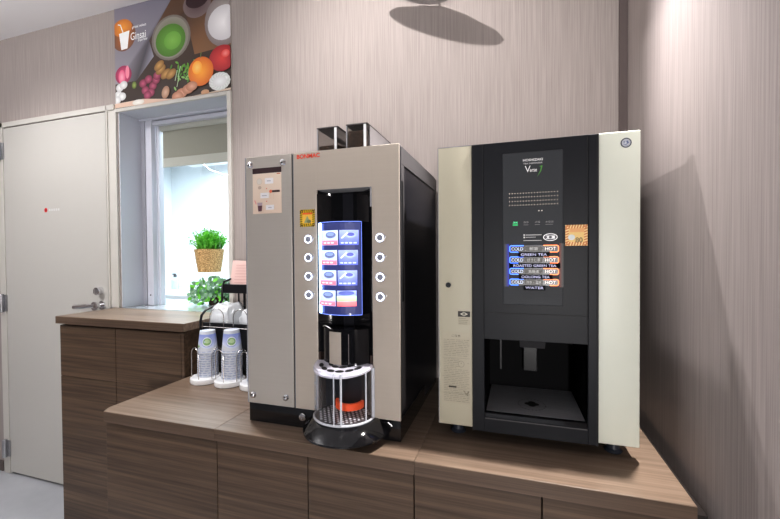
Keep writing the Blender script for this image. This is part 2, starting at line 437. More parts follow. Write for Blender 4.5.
# trailing foliage plant on the sill
t = thing('foliage_plant', 'bushy plant with grey-green leaves lying on the hatch sill', 'potted plant', (-1.62, 1.80, ZT-.001))
m = MB(); m.lathe([(.05, ZT-.001), (.055, ZT+.03), (.06, ZT+.05)], (-1.62, 1.82, 0), 24); m.build('plant_pot', M['pot_soil'], t, True)
m = MB(); m2 = MB()
for i in range(420):
    u = random.uniform(-1, 1); v = random.uniform(-1, 1); q = random.uniform(0, 1)
    if u*u+v*v > 1: continue
    hgt = math.sqrt(max(0, 1-u*u*.8-v*v*.5))
    p = Vector((-1.61+u*.185, 1.79+v*.085, ZT+.012+q*hgt*.15))
    r = random.uniform(.009, .021); nrm = Vector((random.uniform(-.8, .8), -1, random.uniform(-.3, 1.2))).normalized()
    a1 = nrm.cross(Vector((random.uniform(-1, 1), .2, random.uniform(-1, 1)))).normalized(); b1 = nrm.cross(a1)
    mm = m2 if random.random() < .22 else m
    vs = [mm.bm.verts.new(p+a1*r*ca+b1*r*.7*sb) for ca, sb in ((-1, 0), (-.45, .75), (.3, .85), (1, 0), (.3, -.85), (-.45, -.75))]
    mm.bm.faces.new(vs)
    if i % 4 == 0: m.tube([(-1.62, 1.82, ZT+.045), p], .0012, 4)
o = m.build('leaves', M['leaf2'], t); o['kind'] = 'stuff'
o = m2.build('bright_leaves', M['leaf'], t); o['kind'] = 'stuff'; o['label'] = 'lighter yellow-green leaves'

# ------------------------------------------------------------------ poster
px0, px1, pz0, pz1 = -2.046, -1.2905, 2.066, 2.598
t = thing('food_poster', 'colourful food photo poster of green drink, fruit and vegetables above hatch', 'poster', ((px0+px1)/2, W, pz0))
m = MB(); m.box(px0, px1, W-.004, W-.0005, pz0, pz1); m.build('backing', mat('poster_edge', (.7, .65, .6), .7), t)
a = Art(front(W-.0042, .00006)); B = (px0, px1, pz0, pz1)
def X(u):
    k = (u-55)/545; return px0+(k+.18*k*(1-k))*(px1-px0)
def Z_(v, u=300):  # poster sketch coordinates: x 55..600, y 0..450 downwards
    return pz1-(v+40)/490*(pz1-pz0)
def D(u, v, ru, rv, c, rim=None, rot=0): a.disc(X(u), Z_(v), ru/545*(px1-px0), rv/490*(pz1-pz0), c, rim, rot, 26, B)
a.rect(px0, px1, pz0, pz1, (.045, .028, .022), (.10, .06, .04))
a.poly([(X(55), Z_(-40)), (X(330), Z_(-40)), (X(210), Z_(150)), (X(230), Z_(230)), (X(150), Z_(330)), (X(55), Z_(330))], (.42, .40, .46), cols=[(.24, .22, .27), (.20, .19, .24), (.10, .09, .11), (.36, .35, .42), (.08, .07, .08), (.34, .32, .36)])
a.poly([(X(330), Z_(-40)), (X(600), Z_(-40)), (X(600), Z_(250)), (X(420), Z_(260)), (X(380), Z_(60)), (X(230), Z_(110))], (.2, .1, .05), cols=[(.12, .06, .035), (.08, .04, .025), (.20, .11, .06), (.26, .13, .06), (.08, .04, .025), (.13, .07, .04)])
D(95, 100, 62, 75, (.55, .17, .03), (.22, .10, .06)); D(90, 60, 50, 42, (.85, .36, .05), (.6, .2, .04))
a.poly([(X(75), Z_(85)), (X(122), Z_(80)), (X(112), Z_(165)), (X(84), Z_(167))], (.92, .92, .92))
a.line([(X(92), Z_(80)), (X(82), Z_(45)), (X(72), Z_(40))], .006, (.92, .92, .92))
D(310, 160, 92, 105, (.50, .47, .43), (.20, .17, .15)); D(310, 160, 82, 95, (.12, .16, .06), (.30, .28, .24)); D(308, 172, 70, 76, (.16, .38, .06), (.09, .22, .03)); D(318, 175, 40, 42, (.24, .50, .10), (.16, .38, .06))
D(435, 35, 62, 62, (.10, .05, .06), (.20, .15, .15)); D(435, 15, 50, 38, (.04, .015, .02))
D(565, 135, 82, 115, (.50, .46, .44), (.24, .20, .20)); D(565, 145, 68, 78, (.85, .83, .84), (.62, .60, .62))
D(92, 290, 42, 45, (.75, .12, .25), (.35, .03, .10)); D(85, 300, 18, 36, (.9, .45, .55), (.75, .12, .25)); D(110, 280, 10, 32, (.85, .3, .4))
for u, v in ((75, 350), (92, 340), (68, 385), (85, 395), (62, 410)): D(u, v, 20, 20, (.88, .88, .87), (.6, .6, .6))
D(140, 350, 12, 18, (.35, .45, .12), (.1, .15, .03))
for u, v in ((180, 350), (205, 335), (190, 385), (225, 370), (240, 345), (245, 325), (215, 400), (200, 410)): D(u, v, 19, 20, (.55, .12, .22), (.22, .03, .07))
for u, v in ((262, 300), (285, 325), (255, 280), (310, 330)): D(u, v, 26, 20, (.60, .36, .12), (.28, .14, .04), .5)
for i in range(34):
    u, v = 370+random.gauss(0, 26), 335+random.gauss(0, 24); D(u, v, 9, 5, random.choice([(.16, .38, .06), (.10, .26, .05), (.28, .50, .16)]), None, random.uniform(0, 3))
for u, v in ((345, 350), (330, 365), (338, 395)): a.line([(X(u), Z_(v)), (X(u+10), Z_(v-45))], .0045, (.5, .62, .42))
D(558, 303, 56, 58, (.70, .07, .06), (.40, .02, .03)); D(575, 285, 18, 18, (.85, .3, .28), (.70, .07, .06))
D(452, 345, 56, 66, (.95, .42, .04), (.70, .16, .02)); D(435, 325, 22, 30, (1., .62, .2), (.95, .42, .04)); a.line([(X(452), Z_(282)), (X(455), Z_(262))], .005, (.15, .2, .05))
a.poly([(X(55), Z_(430)), (X(200), Z_(428)), (X(330), Z_(455)), (X(600), Z_(440)), (X(600), Z_(450)), (X(55), Z_(450))], (.62, .5, .4))
a.poly([(X(55), Z_(428)), (X(180), Z_(425)), (X(330), Z_(450)), (X(55), Z_(450))], (.70, .52, .42))
D(285, 412, 18, 30, (.62, .42, .30), (.4, .22, .14), -.4)
for u, v in ((360, 428), (390, 415), (340, 440), (408, 405)): D(u, v, 26, 22, (.68, .38, .26), (.45, .20, .12))
D(472, 442, 18, 12, (.6, .35, .2)); D(160, 438, 30, 14, (.85, .83, .78), (.7, .66, .6))
for i in range(16):
    aa = 2*PI*i/16; D(545+34*math.cos(aa), 405+26*math.sin(aa), 17, 15, (.88, .90, .90), (.62, .64, .62))
D(545, 405, 30, 24, (.84, .86, .86), (.7, .7, .7))
a.build('picture', paint_mat('poster_print', .10, .35), t)
lt = mat('poster_white_ink', (.9, .9, .9), .5, emis=(.9, .9, .9), es=.1)
lettering('Ginsai', X(133), W-.0125, Z_(136), .105, .040, lt, t, bold=.01)
lettering('ginsai select', X(140), W-.0125, Z_(84), .098, .018, lt, t, bold=.01)
lettering('Express', X(165), W-.0125, Z_(152), .066, .018, lt, t, shear=.3, bold=.01)

# ------------------------------------------------------------------ tall counter
tx0, tx1, ty = -2.064, -1.2975, 1.2566
t = thing('tall_counter_cabinet', 'dark walnut tall cabinet with two doors under the hatch', 'cabinet', ((tx0+tx1)/2, 1.4, ZF))
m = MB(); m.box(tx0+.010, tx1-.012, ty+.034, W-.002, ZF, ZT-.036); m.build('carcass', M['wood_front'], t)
m = MB(); m.box(tx0+.012, tx1-.014, ty+.016, ty+.034, ZF+.05, ZT-.046); m.build('carcass_edge', M['carcass'], t)
for a0, a1 in ((tx0+.010, -1.699), (-1.696, -1.326)):
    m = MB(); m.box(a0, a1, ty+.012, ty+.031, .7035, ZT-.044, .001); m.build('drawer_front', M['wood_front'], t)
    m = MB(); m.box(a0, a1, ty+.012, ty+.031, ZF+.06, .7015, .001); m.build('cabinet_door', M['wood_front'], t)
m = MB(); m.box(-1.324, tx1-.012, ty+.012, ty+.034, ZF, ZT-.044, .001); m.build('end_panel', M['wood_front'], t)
m = MB(); m.box(tx0, tx1, ty, W-.013, ZT-.034, ZT, .0015)
to = tag(m.build('tall_worktop', M['wood_top'], origin=((tx0+tx1)/2, 1.4, ZT-.034)), 'walnut worktop on the tall cabinet by the door', 'worktop')
m = MB(); m.box(tx0+.001, tx1-.001, ty-.0012, ty+.001, ZT-.0345, ZT-.0015); m.build('front_edge_shade', M['band'], to)  # thin strip painting the shaded front face of the slab

# ------------------------------------------------------------------ low counter: three worktops, four cabinets
yf = .9135; xs = [-1.2967, -.8345, -.2318, .3514]
names = ['walnut worktop section with clipped corner under the cup holders', 'walnut worktop section under the silver coffee machine', 'walnut worktop section under the black and cream dispenser']
for i in range(3):
    m = MB(); x0, x1 = xs[i]+(.0004 if i else 0), xs[i+1]-.0004
    if i == 0: m.prism([(x0, yf+.030), (x0+.016, yf), (x1, yf), (x1, W-.001), (x0, W-.001)][::1], ZL-.034, ZL)
    else: m.box(x0, x1, yf, W-.001, ZL-.034, ZL, .0008)
    o = m.build('low_worktop', M['wood_top'], origin=((x0+x1)/2, 1.2, ZL-.034)); tag(o, names[i], 'worktop')
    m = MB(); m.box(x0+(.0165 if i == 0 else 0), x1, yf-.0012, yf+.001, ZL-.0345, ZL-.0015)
    m.build('front_edge_shade', M['band'], o)  # darker strip, painted shade on the slab front
fx = [-1.287, -.8365, -.5335, -.2356, .0619, .350]
lab = ['dark walnut cabinet front below the cup holders, end panel at its left', 'dark walnut cabinet under the left half of the coffee machine', 'dark walnut cabinet under the coffee machine drip tray',
       'dark walnut cabinet under the gap and left side of the dispenser', 'dark walnut cabinet at the right wall under the dispenser']
for i in range(5):
    t = thing('base_cabinet', lab[i], 'cabinet', ((fx[i]+fx[i+1])/2, 1.2, ZF))
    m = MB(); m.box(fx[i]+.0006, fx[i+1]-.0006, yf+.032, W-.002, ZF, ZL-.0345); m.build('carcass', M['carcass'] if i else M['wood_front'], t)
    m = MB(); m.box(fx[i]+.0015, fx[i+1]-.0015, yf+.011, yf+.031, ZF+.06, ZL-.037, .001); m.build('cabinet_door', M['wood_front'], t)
# filler between counter and right wall
m = MB(); m.box(.3520, XR-.0005, yf+.04, W-.002, ZF, ZL-.04)
struct(m.build('trim_2', M['carcass']), 'dark filler strip between counter and right wall', 'trim')

# ------------------------------------------------------------------ coffee machine
mx0, mxs, mx1, my, mt = -.773, -.6105, -.2870, .9876, 1.5655
t = thing('coffee_machine', 'tall silver bean-to-cup coffee machine with glowing blue menu column', 'coffee machine', (-.53, 1.24, ZL))
m = MB(); m.box(mx0+.004, mx1-.004, my+.030, 1.520, ZL+.004, mt-.006, .003); m.build('housing', M['side_dark'], t)
# right side: grey top band, rear rail and recess line
m = MB(); m.box(mx1-.004, mx1-.0005, my+.022, 1.52, mt-.050, mt-.004, .001); m.box(mx1-.004, mx1-.0005, my+.022, my+.052, .84, mt-.05); m.build('side_trim', M['side_grey'], t)
m = MB(); m.box(mx1-.0005, mx1+.0004, my+.024, my+.040, 1.14, 1.47, .0); m.build('side_vent', M['black_matt'], t)
m = MB(); m.box(mx0+.002, mx1-.002, my+.012, 1.50, mt-.006, mt, .001); m.build('top_cover', M['side_grey'], t)
m = MB(); m.box(mx0+.001, mx1-.001, my+.004, my+.30, ZL+.0015, .822, .002)
m.box(mx0+.002, mx1-.002, my+.3, 1.50, ZL+.0015, .78, .002); m.build('plinth', M['black_gloss'], t)
# left narrow door with bolts
m = MB(); m.box(mx0, -.6135, my, my+.030, .8205, mt, .0015); ld = m.build('side_door', M['champ_l'], t)
m = MB(); m.box(mx0-.0006, mx0+.0032, my-.0008, my+.028, .8205, mt-.001); m.build('bright_edge', M['silver'], t)
m = MB(); m.box(-.6078, -.6062, my-.0006, my+.006, .8205, mt-.001); m.build('bright_edge', M['silver'], t)
for bx, bz in ((-.7535, 1.541), (-.640, 1.541), (-.752, .8465), (-.6385, .8500)):
    m = MB(); m.lathe([(.0095, 0), (.0105, -.003), (.0085, -.008), (.004, -.011), (.0005, -.0115)], (bx, my, bz), 18, 'y'); m.build('bolt', M['chrome'], ld, True)
# front panel with column recess
cx0, cx1 = -.532, -.3655; cxm = (cx0+cx1)/2
m = MB()
m.box(-.6075, cx0, my, my+.008, .8205, mt, .0015); m.box(cx1, mx1, my, my+.008, .8205, mt, .0015); m.box(cx0-.001, cx1+.001, my+.0002, my+.008, 1.4545, mt-.0002)
m.build('front_panel', M['champagne'], t)
m = MB(); m.box(mx1-.008, mx1-.001, my+.0085, my+.031, .8205, mt-.006, .001); m.build('panel_side', M['side_dark'], t)
m = MB(); m.box(-.6134, -.6079, my+.004, my+.03, .8205, mt-.003); m.build('panel_gap', M['black_matt'], t)
# concave recess of the column
def recess(z0, z1, depth, name, material, x0=cx0, x1=cx1, n=20):
    m = MB(); A = []
    for z in (z0, z1):
        A.append([(x0+(x1-x0)*i/n, my+.001+depth*math.sin(PI*i/n)**.7, z) for i in range(n+1)])
    m.loft(A, False, False)
    vs = [m.bm.verts.new(p) for p in A[1]]; m.bm.faces.new(vs)
    return m.build(name, material, t, True)
rc = recess(.99, 1.4430, .030, 'column_recess', M['black_gloss'])
m = MB(); n = 20
fr = [m.bm.verts.new((cx0+(cx1-cx0)*i/n, my+.0006, 1.4545)) for i in range(n+1)]
bk = [m.bm.verts.new((cx0+(cx1-cx0)*i/n, my+.0010+.0302*math.sin(PI*i/n)**.7, 1.4545-.0115*math.sin(PI*i/n)**.7)) for i in range(n+1)]
for i in range(n): m.bm.faces.new((fr[i], fr[i+1], bk[i+1], bk[i]))
m.build('column_top', M['silver'], t)
m = MB(); m.box(cx1-.004, cx1+.0005, my-.002, my+.006, 1.40, 1.4545); m.build('column_reflector', M['silver'], t)
# curved lit display
dx0, dx1, dm = -.5235, -.3935, -.4585; dh = (dx1-dx0)/2
def dfn(off=0., b=.022):
    return lambda x, z, k: (x, my-.004-off-k*.0004-b*(1-((x-dm)/dh)**2), z)
m = MB(); A = []
for z in (1.104, 1.361): A.append([dfn()(dx0+(dx1-dx0)*i/16, z, 0) for i in range(17)] + [(dx1, my+.02, z), (dx0, my+.02, z)])
m.loft(A); dp = m.build('display', M['black_gloss'], t, True)
m = MB(); m.loft([[dfn(.0004)(dx0+.001+(dx1-dx0-.002)*i/16, z, 0) for i in range(17)] for z in (1.106, 1.359)], False, False); m.build('display_glass', M['disp_back'], dp, True)
a = Art(dfn(.0006)); a.k = 3
for i in range(6):  # soft halo of the light strip, painted as a fading gradient
    q0_, q1_ = dx0+.0105+.0035*i, dx0+.014+.0035*i; f0, f1 = (1-i/6)**2, (1-(i+1)/6)**2
    ca, cb = [tuple(.5*f*k_+b_ for k_, b_ in zip((.55, .8, 1.6), (.02, .03, .20))) for f in (f0, f1)]
    a.poly([(q0_, 1.108), (q1_, 1.108), (q1_, 1.357), (q0_, 1.357)], ca, 1, [ca, cb, cb, ca])
a.rect(-.500, -.3965, 1.108, 1.357, (.028, .035, .13), (.045, .055, .17), 8, lift=1.5)
RW = [(1.3370, 1.2960), (1.2825, 1.2420), (1.2280, 1.1870), (1.1740, 1.1315)]
for i, (zt_, zb) in enumerate(RW):
    c0, c1 = -.508, -.4535
    a.rect(c0, c1, zb, zt_, (.52, .60, .92), (.66, .78, .98), 6)
    a.rect(c0+.001, c1-.001, zb+.001, zb+.013, (.80, .20, .30), (.85, .32, .42), 6)
    a.disc((c0+c1)/2+.004, zt_-.013, .017, .009, (.10, .12, .26), (.22, .26, .46))
    a.disc((c0+c1)/2+.004, zt_-.011, .012, .005, (.30, .40, .70))
    for j in range(3): a.rect(c0+.008+j*.013, c0+.017+j*.013, zb+.0045, zb+.0085, (1., .75, .85))
    c0, c1 = -.4485, -.399
    a.rect(c0, c1, zb, zt_, (.12, .16, .62), (.42, .50, .92), 6)
    if i == 3:
        a.rect(c0, c1, zb, zb+.013, (.85, .15, .2), (.9, .3, .3), 6); a.rect(c0, c1, zb+.014, zb+.028, (.45, .75, .35), (.7, .9, .6), 6)
        a.disc((c0+c1)/2, zt_-.007, .020, .006, (.12, .16, .5))
    else:
        a.disc((c0+c1)/2+.006, zt_-.013, .015, .009, (.75, .80, 1.), (.3, .4, .9)); a.disc((c0+c1)/2+.006, zt_-.012, .009, .005, (.12, .14, .5))
        a.line([(c0+.008, zb+.020), (c0+.022, zt_-.008)], .004, (.8, .85, 1.))
        for j in range(4): a.rect(c0+.005+j*.011, c0+.013+j*.011, zb+.004, zb+.008, (.6, .7, 1.))
a.build('menu_picture', M['print_lit'], dp)
m = MB()
for x0, x1, z0_, z1_ in ((dx0, dx0+.0105, 1.106, 1.359),):
    A = [[dfn(.0012)(x0+(x1-x0)*i/4, z, 0) for i in range(5)]+[dfn(-.002)(x1, z, 0), dfn(-.002)(x0, z, 0)] for z in (z0_, z1_)]
    m.loft(A)
m.build('light_strip', M['white_glow'], dp)
m = MB()
for z in (1.1045, 1.3605): m.tube([dfn(.001)(dx0+(dx1-dx0)*i/16, z, 0) for i in range(17)], .0009, 6)
m.tube([dfn(.001)(dx1, 1.105, 0), dfn(.001)(dx1, 1.360, 0)], .0006, 6)
m.build('edge_light', mat('edge_glow', (.2, .3, .8), .3, emis=(.22, .32, .95), es=1.1), dp)
# selection buttons
for side, bx in ((0, -.5590), (1, -.3415)):
    for bz in (1.3150, 1.2620, 1.2085, 1.1550):
        m = MB(); m.lathe([(.0135, 0), (.0135, -.003), (.009, -.0035), (.009, -.0005)], (bx, my, bz), 24, 'y', cap=False)
        s = 1
        m.box(bx+.010, bx+.0165, my-.003, my, bz-.0005, bz+.006, .0005)
        b_ = m.build('selection_button', M['silver'], t, True)
        m = MB(); m.lathe([(.0120, -.0040), (.0086, -.0040)], (bx, my, bz), 28, 'y', cap=False); m.build('lit_ring', M['ring'], b_)
        m = MB(); m.lathe([(.0070, 0), (.0070, -.0042), (.0001, -.0045)], (bx, my, bz), 20, 'y', cap=False); m.build('button_face', M['button_face'], b_, True)
# caution sticker
def hazard(x0, x1, z0, z1, y, parent, c1, c2, name='caution_sticker', inner=(.85, .62, .08)):
    a = Art(front(y, .0001)); a.rect(x0, x1, z0, z1, c1)
    n = 8; w_ = (x1-x0)/n; e = (z1-z0)/7
    for i in range(n):
        for zz in (z0, z1-e*1.3): a.poly([(x0+i*w_, zz), (x0+i*w_+w_*.5, zz), (x0+i*w_+w_*.98, zz+e*1.3), (x0+i*w_+w_*.45, zz+e*1.3)], c2, 2)
    h_ = (z1-z0)/n
    for i in range(n):
        for xx in (x0, x1-w_*1.3): a.poly([(xx, z0+i*h_), (xx+w_*1.3, z0+i*h_+h_*.45), (xx+w_*1.3, z0+i*h_+h_*.95), (xx, z0+i*h_+h_*.5)], c2, 3)
    a.k = 4; a.rect(x0+w_*1.3, x1-w_*1.3, z0+e*1.3, z1-e*1.3, inner)
    return a, a
a, _ = hazard(-.5862, -.5385, 1.3510, 1.4000, my-.0004, t, (.92, .62, .02), (.10, .06, .02), inner=(.88, .55, .10))
a.poly([(-.573, 1.362), (-.552, 1.362), (-.5625, 1.382)], (.35, .40, .22)); a.rect(-.578, -.546, 1.386, 1.391, (.80, .16, .04)); a.disc(-.557, 1.366, .007, .005, (.2, .22, .12))
a.build('caution_sticker', M['print'], t)
# logo
lettering('BONMAC', -.5945, my-.0008, 1.5470, .074, .0125, M['red'], t, bold=.028)
# menu card on the side door
c0, c1, c2, c3 = -.7465, -.6465, 1.3940, 1.5300
a = Art(front(my-.0006, .0001)); a.rect(c0, c1, c2, c3, (.74, .60, .50), (.80, .68, .58))
a.rect(c0, c1, c3-.016, c3, (.055, .03, .035))
a.rect(c1-.016, c1-.004, c3-.021, c3-.018, (.6, .2, .1))
a.disc(-.7225, 1.490, .010, .010, (.50, .46, .44), (.70, .6, .5)); a.disc(-.7225, 1.490, .008, .008, (.72, .66, .6)); a.disc(-.7215, 1.472, .006, .005, (.56, .44, .36))
a.rect(-.703, -.674, 1.482, 1.499, (.80, .78, .80)); a.rect(-.696, -.683, 1.489, 1.492, (.5, .48, .52))
a.rect(-.719, -.690, 1.440, 1.456, (.80, .78, .80)); a.rect(-.714, -.697, 1.446, 1.449, (.5, .48, .52))
a.rect(-.700, -.672, 1.405, 1.419, (.80, .78, .80)); a.rect(-.692, -.680, 1.410, 1.413, (.5, .48, .52))
a.rect(-.682, -.652, 1.456, 1.462, (.07, .04, .04)); a.disc(-.683, 1.459, .005, .005, (.75, .2, .12))
for z in (1.468, 1.430): a.disc(-.697, z, .002, .002, (.7, .25, .2))
a.line([(-.674, 1.452), (-.674, 1.436)], .0008, (.7, .5, .4)); a.line([(-.682, 1.452), (-.682, 1.436)], .0008, (.7, .5, .4))
a.poly([(-.7285, 1.418), (-.7125, 1.418), (-.7145, 1.401), (-.7265, 1.401)], (.14, .07, .09)); a.poly([(-.7295, 1.427), (-.7115, 1.427), (-.7125, 1.418), (-.7285, 1.418)], (.45, .36, .40))
a.line([(-.734, 1.424), (-.738, 1.433)], .003, (.75, .3, .3))
a.build('menu_card', M['print'], ld)
# dispensing nozzle cover: black half round with champagne strip
def half(z0, z1, r, yc, cx=cxm+.003, n=24, r2=None, ry=None, a0=180, a1=360):
    r2 = r2 or r; q = (ry or r)/r
    return [[(x, y, z) for x, y in arc(cx, yc, rr, rr*q, a0, a1, n)] for z, rr in ((z0, r), (z1, r2))]
m = MB(); A = half(.968, 1.066, .072, my+.010, ry=.040); 
A2 = half(1.066, 1.090, .072, my+.010, ry=.040, r2=.078)
m.loft(A, True); m.build('nozzle_cover', M['black_gloss'], t, True)
m = MB(); A = half(.969, 1.058, .0725, my+.010, ry=.0408, a0=238, a1=270); m.loft(A, False, False); m.build('cover_strip', M['champagne'], t, True)
m = MB(); m.tube([(x, y-.001, 1.066+.006*math.sin((i)/10*PI)) for i, (x, y) in enumerate(arc(cxm+.003, my+.01, .072, .041, 200, 245, 10))], .0016, 6)
m.build('cover_wire', M['chrome'], t, True)
m = MB(); m.tube([(cxm+.003+.022, my-.030, .972), (cxm+.003+.022, my-.030, 1.055)], .0012, 6)
m.build('cover_wire', M['chrome'], t, True)
# cup chamber behind the clear door
m = MB(); m.box(cx0+.002, cx1-.002, my+.085, my+.095, .82, .992); m.box(cx0+.002, cx0+.008, my+.001, my+.09, .82, .992); m.box(cx1-.008, cx1-.002, my+.001, my+.09, .82, .992)
m.box(cx0, cx1, my+.031, my+.095, .985, .995)
cm_ = noise_mat('chamber', (.035, .022, .018), (.085, .055, .045), (60, 60, 8), rough=.35, bump=.02)
m.build('cup_chamber', cm_, t)
# visor, perforated
vc, vy, vr = -.4480, my-.006, .086
vry = .082
m = MB(); A = [[(x, y, z) for x, y in arc(vc, vy, r, r*vry/vr, 180, 360, 28)] for r, z in ((vr-.020, .972), (vr-.004, .971), (vr, .967), (vr, .962), (vr-.006, .960))]
m.loft(A, False, False)
m.prism(arc(vc, vy, vr-.019, (vr-.019)*vry/vr, 180, 360, 28), .969, .972)
for v in m.bm.verts: v.co.z -= max(0, vy-v.co.y)*.16
v_ = m.build('visor', mat('visor_silver', (.78, .77, .88), .22, .35), t, True)
m = MB()
for k, (rr, nn) in enumerate(((.74, 6), (.44, 4))):
    for i in range(nn):
        an = math.radians(200+140*(i+.5)/nn); hx, hy = vc+vr*rr*math.cos(an), vy+vry*rr*math.sin(an)
        ta = an+PI/2; L, Wd = .0120, .0062
        p = []
        for q in range(14):
            tt = 2*PI*q/14; u_, v2 = L*math.cos(tt), Wd*math.sin(tt)
            p.append((hx+u_*math.cos(ta)-v2*math.sin(ta), hy+u_*math.sin(ta)+v2*math.cos(ta)))
        m.prism(p, .9705, .9727)
for v in m.bm.verts: v.co.z -= max(0, vy-v.co.y)*.16
m.build('vent_slots', M['black_matt'], v_)
# clear half-round door
m = MB(); A = [[(x, y, z) for x, y in arc(vc, vy, vr-.002, vry-.002, 180, 360, 32)] for z in (.826, .962)]
m.loft(A, False, False); cd = m.build('clear_door', M['clear'], t, True)
m = MB(); m.tube([(x, y, .826) for x, y in arc(vc, vy, vr-.001, vry-.001, 180, 360, 28)], .0035, 8)
for an, r in ((180, .0042), (360, .0050), (335, .0022), (274, .0020), (287, .0030)):
    x, y = arc(vc, vy, vr-.001, vry-.001, an, an, 1)[0]; m.tube([(x, y, .826), (x, y, .962)], r, 8)
m.build('door_rim', M['clear_edge'], cd, True)
m = MB()
for z in (.955, .905, .86, .835): m = MB(); m.box(vc-vr-.006, vc-vr+.003, vy-.006, vy+.004, z-.003, z+.003, .001); m.build('door_hinge', M['clear_edge'], cd)
# orange ring light behind the clear door
m = MB(); P_ = arc(vc+.006, my+.018, .033, .033, 185, 365, 16)
A = []
for x, y in P_: A.append([(x, y, .840), (x+(x-vc-.006)*.25, y+(y-my-.018)*.25, .840), (x+(x-vc-.006)*.25, y+(y-my-.018)*.25, .859), (x, y, .859)])
m.loft(A); m.build('cup_guide', M['orange'], t, True)
# perforated drip grille
m = MB(); m.lathe([(vr-.006, .822), (vr-.006, .828)], (vc, vy, 0), 32, sy=vry/vr); gr = m.build('drip_grille', M['side_grey'], t)
m = MB()
for i in range(-6, 7):
    for j in range(-6, 7):
        x, y = i*.0125+(j % 2)*.006, j*.011
        if (x/vr)**2+(y/vry)**2 < .74: m.lathe([(.0036, .8281), (.0036, .8290)], (vc+x, vy+y, 0), 8)
m.build('grille_dots', M['white_pl'], gr)
# flared drip tray base
m = MB(); rings = []
for sx, sy, z in ((.118, .122, .783), (.124, .128, .787), (.124, .128, .792), (.118, .122, .799), (.094, .092, .821), (.088, .085, .823)):
    rings.append([(x, y, z) for x, y in arc(vc+.006, my+.004, sx, sy, 180, 360, 28)] + [(vc+.006+sx, my+.03, z), (vc+.006-sx, my+.03, z)])
m.loft(rings); db = m.build('drip_tray', M['black_gloss'], t, True, angle=25)
# lock on plinth
m = MB(); m.lathe([(.010, 0), (.0115, -.003), (.010, -.005), (.005, -.005), (.005, -.002)], (-.5870, my+.004, .7955), 22, 'y'); m.build('lock', M['chrome'], t, True)
# bean hoppers on top
hp = [(-.5430, -.4790, my+.030, 1.636), (-.4425, -.3815, my+.012, 1.630)]
for i, (h0, h1, hy, zt_) in enumerate(hp):
    hd = .30
    m = MB()
    for (a0, a1, b0, b1) in ((h0, h1, hy, hy+.003), (h0, h0+.003, hy, hy+hd), (h1-.003, h1, hy, hy+hd), (h0, h1, hy+hd-.003, hy+hd)): m.box(a0, a1, b0, b1, mt+.0005, zt_)
    h_ = m.build('bean_hopper', M['smoke'], t)
    m = MB(); m.box(h0-.002, h1+.002, hy-.002, hy+hd+.002, zt_, zt_+.004, .001); m.build('hopper_lid', mat('hopper_lid', (.10, .09, .09), .3), h_)
    m = MB(); m.box(h1-.010, h1-.002, hy-.0025, hy-.0003, mt+.0005, zt_, .001); m.build('hopper_corner', M['white_pl'], h_)
    m = MB(); m.box(h0-.0015, h0+.002, hy-.0015, hy+.002, mt+.0005, zt_); m.build('hopper_corner', M['silver'], h_)
    m = MB(); zb = mt+.022 if i == 0 else mt+.050
    m.prism([(hy+.004, mt+.001), (hy+hd-.004, mt+.001), (hy+hd-.004, mt+.065), (hy+.004, zb)], h0+.004, h1-.004, 'x')
    m.build('coffee_beans', M['beans'], h_)
m = MB(); m.box(hp[1][1]+.0003, hp[1][1]+.0020, my+.03, my+.312, mt+.002, 1.630); m.build('hopper_side', mat('frosted_side', (.36, .34, .35), .4), t)

# ------------------------------------------------------------------ tea dispenser
ry = 1.0558; r0, r1, r2, r3 = -.1967, -.1031, .1988, .2898; rt, rb = 1.5614, .800
yb = 1.52
t = thing('tea_dispenser', 'black and cream hot and cold tea dispenser against the right wall', 'beverage dispenser', (.047, 1.22, ZL))
m = MB()
# body in pieces so that the dispensing niche is a real hollow
nx0, nx1, nz0, nz1, ny = -.072, .1765, .846, 1.043, ry+.235
m.box(r0+.008, nx0-.012, ry+.03, yb, .805, rt-.008); m.box(nx1+.012, r3-.008, ry+.03, yb, .805, rt-.008)
m.box(nx0-.012, nx1+.012, ry+.03, yb, nz1+.012, rt-.008); m.box(nx0-.012, nx1+.012, ny+.01, yb, .805, nz1+.012); m.box(nx0-.012, nx1+.012, ry+.03, ny+.01, .805, nz0-.012)
m.build('body', M['black_sat'], t)
for fx_, fy_ in ((-.150, ry+.055), (.245, ry+.055), (-.150, yb-.05), (.245, yb-.05)):
    m = MB(); m.lathe([(.020, ZL+.0003), (.022, ZL+.004), (.016, ZL+.010), (.013, ZL+.030), (.020, ZL+.034), (.020, .8055)], (fx_, fy_, 0), 22); m.build('foot', mat('foot_dark', (.03, .035, .05), .4), t, True)
m = MB(); m.box(r0, r1-.0008, ry, ry+.032, rb, rt, .003, 3); lp = m.build('left_panel', M['cream_left'], t, True)
m = MB(); m.box(r2+.0008, r3, ry, ry+.032, rb, rt, .003, 3); rp = m.build('right_panel', M['cream_right'], t, True)
m = MB(); m.box(r0+.0005, r0+.0025, ry-.0006, ry+.03, rb+.002, rt-.002); m.box(r0+.002, r1-.002, ry-.0006, ry+.03, rt-.0025, rt-.0002); m.build('panel_edge', M['silver'], lp)
